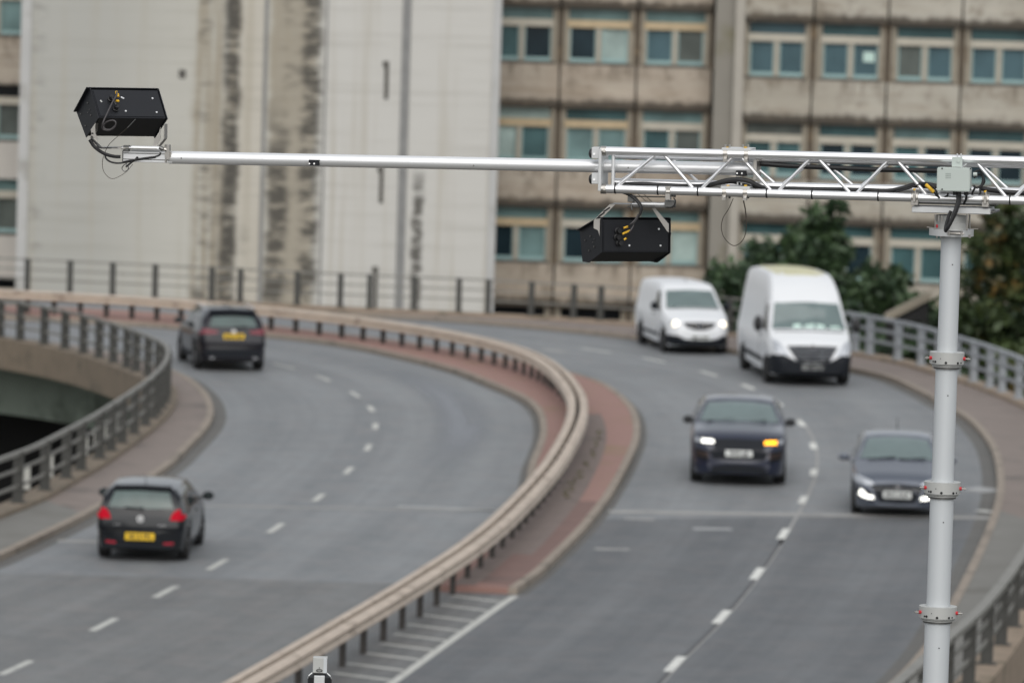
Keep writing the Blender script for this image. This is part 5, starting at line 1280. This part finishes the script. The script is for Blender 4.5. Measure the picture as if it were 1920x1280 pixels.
m = MB(); m.prism([P(297, 252, .098), P(301, 238, .098), P(301, 262, .098), P(294, 272, .098), P(286, 276, .098), P(289, 262, .098)], GIN*.004); put(m, 'bracket_web', M['steel'], cam_l)
m = MB(); gbox(m, 186, 292, 276, 280, .03, .14); put(m, 'bracket_bar', M['steel'], cam_l)

# its cables at the boom tip
tc = thing('boom_tip_cables', 'bundle of black cables and a thin wire loop hanging at the tip of the boom', 'cables', P(225, 300, .06))
cable(tc, 'cable', M['cable'], [P(168, 262, .01), P(176, 274, .02), P(188, 284, .02), P(200, 290, .03), P(214, 293.5, .05), P(226, 294, .06)], 3.2*PX)
cable(tc, 'cable', M['cable'], [P(181, 271, .0), P(187, 277, .0), P(205, 277.5, .02), P(228, 277.5, .04)], 1.4*PX)
cable(tc, 'cable', M['cable'], [P(198, 289, .03), P(198, 296, .03), P(206, 303, .04), P(220, 306, .05), P(238, 304, .06), P(256, 300, .06), P(280, 296.5, .06), P(298, 291.5, .06), P(301, 286, .06)], 1.7*PX)
cable(tc, 'cable', M['cable'], [P(232, 304, .055), P(250, 300.5, .05), P(268, 297.5, .055), P(292, 294.5, .06)], 2.2*PX)
cable(tc, 'cable', M['cable'], [P(236, 313, .05), P(246, 305, .05), P(256, 297, .055), P(258, 294, .055)], 1.8*PX)
m = MB(); m.tube(curve([P(238, 306, .05), P(231, 311, .05), P(229, 317, .05), P(234, 321.5, .05), P(240, 318, .05), P(240, 311, .05), P(234, 307, .05)]), 1.0*PX, 6); put(m, 'ring', M['dsteel'], tc, smooth=True)
m = MB(); m.tube(curve([P(254, 224, -.01), P(244, 235, -.01), P(232, 246, .0), P(216, 260, .01), P(204, 272, .02), P(196, 288, .03), P(192, 304, .03), P(194, 320, .03), P(203, 332, .03), P(213, 335, .03), P(227, 329, .04), P(239, 320, .05), P(249, 308, .05)]), .55*PX, 6); put(m, 'wire_loop', M['wire'], tc)
m = MB(); m.tube([P(239, 240, -.01), P(254, 224, -.012)], .9*PX, 6); put(m, 'wire_end', M['dsteel'], tc)

# inner unit, hung below the truss
R0 = P(1127.8, 473, .02)
um2 = lambda u, v: (.47*(u-1127.8)/128, (473+(u-1127.8)/128*5-v)/61.5)
cam_r, pan, V = camera_unit('black camera box hanging level below the left end of the truss', R0, .47, [(.01, .205), (.30, .11), (.25, -.068), (.165, -.068)], um2,
    [(1179, 462), (1234.5, 433.5), (1238, 464.5)], [(1156.5, 434), (1155, 446), (1159, 457)], [(.15, .09, .006), (.16, .0, .006), (.09, .03, .006), (.09, .075, .004), (.11, .055, .004), (.22, .06, .005)])
# chamfered tab on the right
m = MB(); m.prism([V(.47, .02, -.01), V(.485, .02, .12), V(.475, .03, .15), V(.47, .15, .1), V(.455, .17, -.07), V(.44, .15, -.075)], CX*.004); m.build('side_tab', M['blk'], cam_r)
wr = lambda x: Vector(x)+R0
for a, b in (((1163, 429), (1171, 426.5)), ((1161, 440), (1174.5, 434)), ((1164, 451), (1168, 447.5))):
    m = MB(); m.tube([pan(*a, .045), pan(*b, .05)], 2.0*PX, 8); m.build('sleeve', M['yel'], cam_r, smooth=True)
cable(cam_r, 'cable', M['gcable'], [wr(pan(1171, 426.5, .05)), P(1182, 421, -.03), P(1191, 412, -.02), P(1197, 402, -.01)], 1.5*PX)
cable(cam_r, 'cable', M['gcable'], [wr(pan(1168, 447, .05)), P(1180, 436, -.03), P(1187, 424, -.02), P(1192, 413, -.01), P(1199, 402, -.01)], 1.6*PX)
cable(cam_r, 'cable', M['cable'], [P(1168, 361, .02), P(1182, 367, .01), P(1193, 376, .0), P(1201, 388, -.01), P(1201, 398, -.01), P(1195, 409, -.01), P(1187, 421, -.02)], 2.3*PX)
cable(cam_r, 'cable', M['cable'], [P(1175, 362, .03), P(1190, 370, .02), P(1200, 381, .01), P(1203.5, 391, .0), P(1200, 403, -.01)], 2.0*PX)
m = MB(); m.prism([P(1113, 413, .03), P(1143, 383, .03), P(1154, 383, .03), P(1125, 412.5, .03), P(1124.5, 444, .03), P(1121, 432, .03), P(1113, 428, .03)], GIN*.005); put(m, 'bracket', M['steel'], cam_r, bevel=.001)
m = MB()
for a, b in (((1131.5, 397), (1143.5, 389)), ((1121.5, 407), (1133.5, 398))): m.tube([P(*a, .028), P(*b, .028)], 1.5*PX, 6)
put(m, 'bracket_slot', M['blk2'], cam_r)
m = MB(); m.prism([P(1221, 389, .16), P(1226, 388, .16), P(1254, 420, .16), P(1254, 436, .16), P(1251, 434, .16), P(1238, 415, .16)], GIN*.006); put(m, 'bracket', M['steel'], cam_r, bevel=.001)
m = MB(); gbox(m, 1143, 1226, 383, 384.8, .03, .17); put(m, 'bracket_bar', M['dsteel'], cam_r)

hang = thing('actuator_hanger', 'silver actuator ram on steel hangers clamped under the truss above the level camera', 'actuator', P(1215, 382, .05))
m = MB(); m.tube([P(1186, 382.5, .05), P(1252, 383.5, .05)], 3.9*PX, 16); put(m, 'barrel', M['alu_w'], hang, smooth=True)
m = MB(); m.tube([P(1176, 387.5, .05), P(1262, 389, .05)], 1.3*PX, 8); m.tube([P(1178, 368, .05), P(1258, 369.5, .05)], 1.2*PX, 8); put(m, 'rod', M['dsteel'], hang, smooth=True)
m = MB(); gbox(m, 1175.5, 1187, 367.5, 379, .02, .10); m.tube([P(1184, 384, .03), P(1185, 394, .03)], 1.8*PX, 8); put(m, 'hanger', M['dsteel'], hang, bevel=.003)
m = MB(); gbox(m, 1249, 1258, 349, 375, -.03, .02); m.tube([P(1249.5, 359.4), P(1258.5, 359.6)], 9.5*PX, 18); put(m, 'clamp', M['steel'], hang, bevel=.002)
m = MB(); gbox(m, 1245, 1263, 376, 389, .02, .08); m.tube([P(1258, 366, .02), P(1267, 368, .02)], 2.6*PX, 8); m.tube([P(1262, 386, .02), P(1267, 387, .02)], 2.4*PX, 8); put(m, 'fork', M['dsteel'], hang, bevel=.002)
cable(hang, 'cable', M['cable'], [P(1263, 371, .0), P(1266.5, 377, .0), P(1264, 385, .0), P(1257, 389.5, .0)], 1.2*PX)
for a, b in (((1194, 362), (1214, 380)), ((1205, 362), (1223, 379))):
    m = MB(); m.tube([P(*a, .12), P(*b, .10)], .6*PX, 6); put(m, 'guy_wire', M['wire'], hang)

# cables along the truss
tk = thing('truss_cables', 'black cables running along inside the truss to the junction box', 'cables', P(1450, 345, .1))
cable(tk, 'cable', M['cable'], [P(1166, 346, .05), P(1200, 345, .05), P(1240, 347, .05), P(1300, 349.5, .05), P(1332, 346.5, .04), P(1360, 339, .04), P(1382, 336.5, .04), P(1405, 340, .04), P(1425, 350, .05), P(1450, 354, .06), P(1530, 355, .06), P(1600, 356, .06), P(1660, 358, .06), P(1690, 353.5, .05), P(1716, 346, .05), P(1740, 346, .05), P(1766, 352, .05)], 4.2*PX)
cable(tk, 'cable', M['cable'], [P(1300, 350, .09), P(1345, 345, .08), P(1372, 342, .08), P(1398, 347, .08), P(1440, 352, .1), P(1580, 354, .1), P(1668, 357, .1), P(1706, 350, .08), P(1752, 352, .08)], 2.6*PX)
cable(tk, 'cable', M['cable'], [P(1418, 306.5, .16), P(1480, 311, .16), P(1560, 314.5, .16), P(1640, 318, .16), P(1720, 319.5, .16), P(1800, 321, .16)], 4.6*PX)
cable(tk, 'cable', M['cable'], [P(1680, 360, .02), P(1708, 352, .0), P(1730, 344, -.01), P(1750, 350, -.02), P(1761, 372, -.03)], 1.7*PX)
cable(tk, 'cable', M['cable'], [P(1735, 342, -.01), P(1745, 352, -.03), P(1756, 366, -.03), P(1764, 371, -.02), P(1775, 368, -.02), P(1778, 362, -.02)], 1.8*PX)
cable(tk, 'cable', M['cable'], [P(1378, 336, .06), P(1381, 333, .06), P(1390, 335, .06), P(1399, 338, .07)], 1.3*PX)
m = MB(); m.tube(curve([P(1736, 346, -.035), P(1743, 352.5, -.04), P(1751, 360.5, -.04)]), 3.3*PX, 10); put(m, 'yellow_sleeve', M['yel'], tk, smooth=True)
cable(tk, 'cable', M['cable'], [P(1825, 325, .02), P(1836, 320, .02), P(1843, 330, .02), P(1841, 346, .01), P(1832, 352, .0), P(1825, 348, .0)], 2.2*PX)
cable(tk, 'cable', M['cable'], [P(1826, 333, .04), P(1838, 327, .05), P(1846, 340, .05), P(1838, 352, .03), P(1838, 362, .02), P(1830, 370, .0), P(1823, 364, .0), P(1828, 352, -.01)], 2.0*PX)
cable(tk, 'cable', M['cable'], [P(1838, 353, .05), P(1862, 357, .06), P(1900, 361, .08), P(1980, 364, .09), P(2100, 367, .09)], 4.4*PX)

jb = thing('junction_box', 'pale grey green junction box fixed to the truss above the mast', 'junction box', P(1794, 360, -.05))
m = MB(); gbox(m, 1763.5, 1823, 312.5, 357.5, -.13, -.035); put(m, 'box', M['jbox'], jb, bevel=.004, seg=2)
m = MB(); gbox(m, 1763, 1824, 312, 358, -.145, -.1305); lid = put(m, 'lid', M['jbox'], jb, bevel=.005, seg=2)
m = MB()
for u, v in ((1766.5, 316), (1820, 316.3), (1766.5, 355), (1820, 355.3)): m.tube([P(u, v, -.145), P(u, v, -.1475)], 1.5*PX, 10)
put(m, 'screw', M['blk2'], jb)
m = MB()
for k in range(3):
    for j in range(4): gbox(m, 1779+j*2.6, 1780.8+j*2.6, 323+k*3.6, 325.2+k*3.6, -.1465, -.1452)
put(m, 'lid_print', M['print'], jb)
m = MB(); gbox(m, 1788, 1807, 293.5, 312.5, -.075, -.06); m.tube([P(1797, 301.5, -.075), P(1797, 301.5, -.083)], 2.8*PX, 8); put(m, 'mounting_strap', M['jbox'], jb)
m = MB(); m.tube([P(1795, 288, -.03), P(1795, 294, -.03)], 1.5*PX, 6); m.tube([P(1802, 288, -.03), P(1802, 294, -.03)], 1.5*PX, 6); put(m, 'u_bolt', M['bead'], jb)
m = MB(); m.tube([P(1825, 327, -.08), P(1832, 327, -.08)], 3.6*PX, 12); put(m, 'gland', M['jbox'], jb, smooth=True)
m = MB()
for u in (1791, 1798, 1812): m.tube([P(u, 357, -.08), P(u, 366, -.08)], 4.2*PX, 12)
put(m, 'gland', M['blk2'], jb, smooth=True)
cable(jb, 'cable', M['cable'], [P(1796, 366, -.08), P(1796, 378, -.09), P(1791, 394, -.11), P(1784, 412, -.12), P(1777, 426, -.12), P(1773, 433, -.10), P(1774, 422, -.08), P(1779, 405, -.06), P(1783, 396, -.05)], 3.2*PX)
cable(jb, 'cable', M['cable'], [P(1800, 366, -.07), P(1798.5, 380, -.085), P(1792, 399, -.10), P(1783, 417, -.11), P(1776, 430, -.11)], 3.0*PX)
cable(jb, 'cable', M['cable'], [P(1812, 366, -.07), P(1811, 374, -.05), P(1807, 383, -.02)], 2.2*PX)

# mast head and telescopic mast
MC = P(1784.5, 420, .12); mx, my = MC.x, MC.y
head = thing('mast_head', 'silver clamped cross beam joining the truss to the top of the white mast', 'bracket', P(1788, 402, .12))
m = MB(); gbox(m, 1709.5, 1857, 386.5, 402.5, .0, .20); put(m, 'cross_beam', M['alu_m'], head, bevel=.004)
m = MB(); gbox(m, 1709.5, 1866, 391, 400, .03, .24); gbox(m, 1709, 1866, 378, 387, .05, .2); put(m, 'base_rail', M['dsteel'], head, bevel=.003)
for u in (1716, 1848.5):
    m = MB(); y = lo(u); m.tube([P(u-6.5, y), P(u+6.5, y)], 9.8*PX, 20); gbox(m, u-6.5, u+6.5, y+3, y+14, -.03, .03); gbox(m, u-2.5, u+2.5, y-6, y+8, -.045, -.03); m.tube([P(u, y-16, -.005), P(u, y-7, -.005)], 2.0*PX, 8)
    m.tube([P(u-5, y-8, .0), P(u+7, y-8, .0)], 2.4*PX, 8); put(m, 'clamp', M['steel'], head, bevel=.002)
    m = MB(); m.tube([P(u-1, y-17, -.004), P(u-1, y-13.5, -.004)], 2.6*PX, 8); put(m, 'washer', M['yel'], head)
def ring(z, r, h, n=40): 
    m = MB(); m.tube([(mx, my, z-h/2), (mx, my, z+h/2)], r, n); return m
zat = lambda v: site(1784, v, my).z
m = MB(); m.tube([(mx, my, zat(440)), (mx, my, zat(416)), (mx, my, zat(415.9)), (mx, my, zat(403))], [.100, .100, .088, .088], 36); put(m, 'spigot', M['collar'], head, smooth=True)
for u, d in ((1754, .02), (1813, .02), (1757, .2), (1818, .22)): m = MB(); m.tube([P(u, 402, d), P(u, 432, d)], 1.7*PX, 8); put(m, 'threaded_rod', M['steel'], head)
for u in (1760, 1766): m = MB(); m.tube([P(u, 404, .0), P(u, 415, .0)], 1.8*PX, 8); put(m, 'threaded_rod', M['steel'], head)
m = ring(zat(435.5), .137, .040); put(m, 'split_collar', M['alu_m'], head, smooth=True)
m = MB(); gbox(m, 1779, 1806, 432, 440, -.035, -.015); put(m, 'collar_gap', M['dsteel'], head)
m = MB(); m.tube([P(1778, 437.5, -.04), P(1808, 438.3, -.04)], 1.6*PX, 8); m.tube([P(1779, 434, -.04), P(1779, 441, -.04)], 2.5*PX, 8); m.tube([P(1803, 434, -.04), P(1803, 442, -.04)], 2.5*PX, 8)
for u in (1757, 1818, 1764): m.tube([P(u, 440, .05), P(u, 446, .05)], 2.2*PX, 8)
m.tube([P(1738, 426, .1), P(1752, 428, .1)], 1.3*PX, 6); m.tube([P(1820, 429, .1), P(1834, 429.5, .1)], 1.2*PX, 6)
put(m, 'bolt', M['steel'], head)
m = MB(); m.tube([P(1757, 421, .01), P(1757, 427, .01)], 1.6*PX, 8); put(m, 'red_tip', M['red_knob'], head)

mast = thing('telescopic_mast', 'tall white telescopic mast of stepped tubes with collars and red clamp knobs', 'mast', (mx, my, -7))
secs = [(430, 672, .0620), (668, 915, .0680), (910, 1148, .0735), (1143, 1700, .0790)]
for (va, vb, r_) in secs:
    m = MB(); m.tube([(mx, my, zat(vb) if vb < 1600 else 4.2), (mx, my, zat(va))], r_, 48); put(m, 'tube', M['mast'], mast, smooth=True)
m = MB(); m.tube([(mx, my, -7), (mx, my, 4.25)], .09, 40); put(m, 'tube', M['mast'], mast, smooth=True)
m = MB(); m.box((mx, my, -6.95), (1.2, 1.2, .1)); put(m, 'base_plate', M['dsteel'], mast)
def on_front(du, v, r_): # point on the collar surface at elevation v, offset du pixels from the axis
    x = du*PX; y = -math.sqrt(max(0, r_*r_-x*x)); return Vector((mx+x, my+y, zat(v)))
for vc, r_ in ((672, .107), (915, .112), (1148, .117)):
    z = zat(vc); m = MB()
    m.tube([(mx, my, z-.031), (mx, my, z+.040)], r_, 48)
    col = put(m, 'collar', M['collar'], mast, smooth=True)
    m = MB(); m.tube([(mx, my, z-.050), (mx, my, z-.0445)], r_-.016, 40); m.tube([(mx, my, z-.040), (mx, my, z-.034)], r_-.010, 40)
    put(m, 'collar_lip', M['collar'], mast, smooth=True)
    m = MB(); m.tube([(mx, my, z-.0445), (mx, my, z-.040)], r_-.022, 40); m.tube([(mx, my, z-.062), (mx, my, z-.050)], r_-.026, 40); put(m, 'collar_groove', M['dsteel'], mast, smooth=True)
    m = MB()
    for du, dv, rr_ in ((-26, 3.5, 1.6), (-22.5, 3.5, 2.2), (-4, 4.5, 2.4), (18, 4.8, 2.2), (24, 4.5, 1.4), (-14, -3, .8)):
        a = on_front(du, vc+dv+1.5, r_); n_ = (a-Vector((mx, my, a.z))).normalized(); m.tube([a-n_*.004, a+n_*.003], rr_*PX, 10)
    put(m, 'bolt_hole', M['blk2'], mast)
    for sd in (-1, 1):
        ax = Vector((sd*.93, -.36, 0)).normalized(); b = Vector((mx, my, z+.004))
        m = MB(); m.tube([b+ax*(r_-.004), b+ax*(r_+.012)], .011, 12); put(m, 'red_knob', M['red_knob'], mast, smooth=True)
        m = MB(); m.tube([b+ax*(r_+.010), b+ax*(r_+.042)], .0042, 8); m.tube([b+ax*(r_+.028)+Vector((0, 0, -.010)), b+ax*(r_+.028)+Vector((0, 0, .012))], .003, 6); put(m, 'pin', M['steel'], mast)
m = MB()
for v in (495, 740, 977, 1212): 
    rr_ = .0625 if v < 600 else .0685 if v < 900 else .074 if v < 1140 else .0795
    a = on_front(2.5, v, rr_); m.tube([a+Vector((0, .004, 0)), a-Vector((0, .002, 0))], 1.2*PX, 8)
put(m, 'rivet', M['blk2'], mast)

# sensor post whose top shows at the lower edge
sx, sy = site(600, 1255, 35).xy; zt_ = lambda v: site(600, v, sy).z
post = thing('sensor_post', 'slim pale post top with a black ring standing in front of the median barrier', 'post', (sx, sy, -7))
def sp_(m, *a, **k): return put(m, *a, **k)
m = MB(); m.bx(sx-.044, sx+.044, sy-.04, sy+.04, zt_(1259.5), zt_(1230.5)); sp_(m, 'cap_box', M['collar'], post, bevel=.003)
m = MB(); m.bx(sx+.022, sx+.043, sy-.043, sy-.0405, zt_(1259), zt_(1231)); sp_(m, 'cap_strip', M['mast'], post)
m = MB(); m.tube([Vector((sx-.003+.018*math.cos(a), sy-.0415, zt_(1254.6)+.008*math.sin(a))) for a in np.linspace(0, 6.3, 20)], .0022, 6); m.tube([(sx-.018, sy-.0415, zt_(1254.8)), (sx+.012, sy-.0415, zt_(1254.8))], .0016, 6); m.box((sx-.003, sy-.041, zt_(1249.5)), (.006, .003, .006)); sp_(m, 'emblem', M['ink'], post)
m = MB(); m.bx(sx-.040, sx+.040, sy-.045, sy+.04, zt_(1261.8), zt_(1259.8)); sp_(m, 'gasket', M['blk2'], post)
m = MB(); m.tube([(sx, sy, zt_(1290)), (sx, sy, zt_(1268)), (sx, sy, zt_(1263.5)), (sx, sy, zt_(1262))], [.076, .074, .055, .04], 28); sp_(m, 'ring', M['blk2'], post, smooth=True)
m = MB()
for sd in (-1, 1): m.tube([(sx+sd*.046, sy-.045, zt_(1259)), (sx+sd*.066, sy-.05, zt_(1264)), (sx+sd*.073, sy-.03, zt_(1270))], .004, 6)
sp_(m, 'ring_clip', M['alu_m'], post, smooth=True)
m = MB(); m.bx(sx-.033, sx+.033, sy-.085, sy-.05, -7, zt_(1263)); sp_(m, 'pole', M['alu_m'], post, bevel=.003)
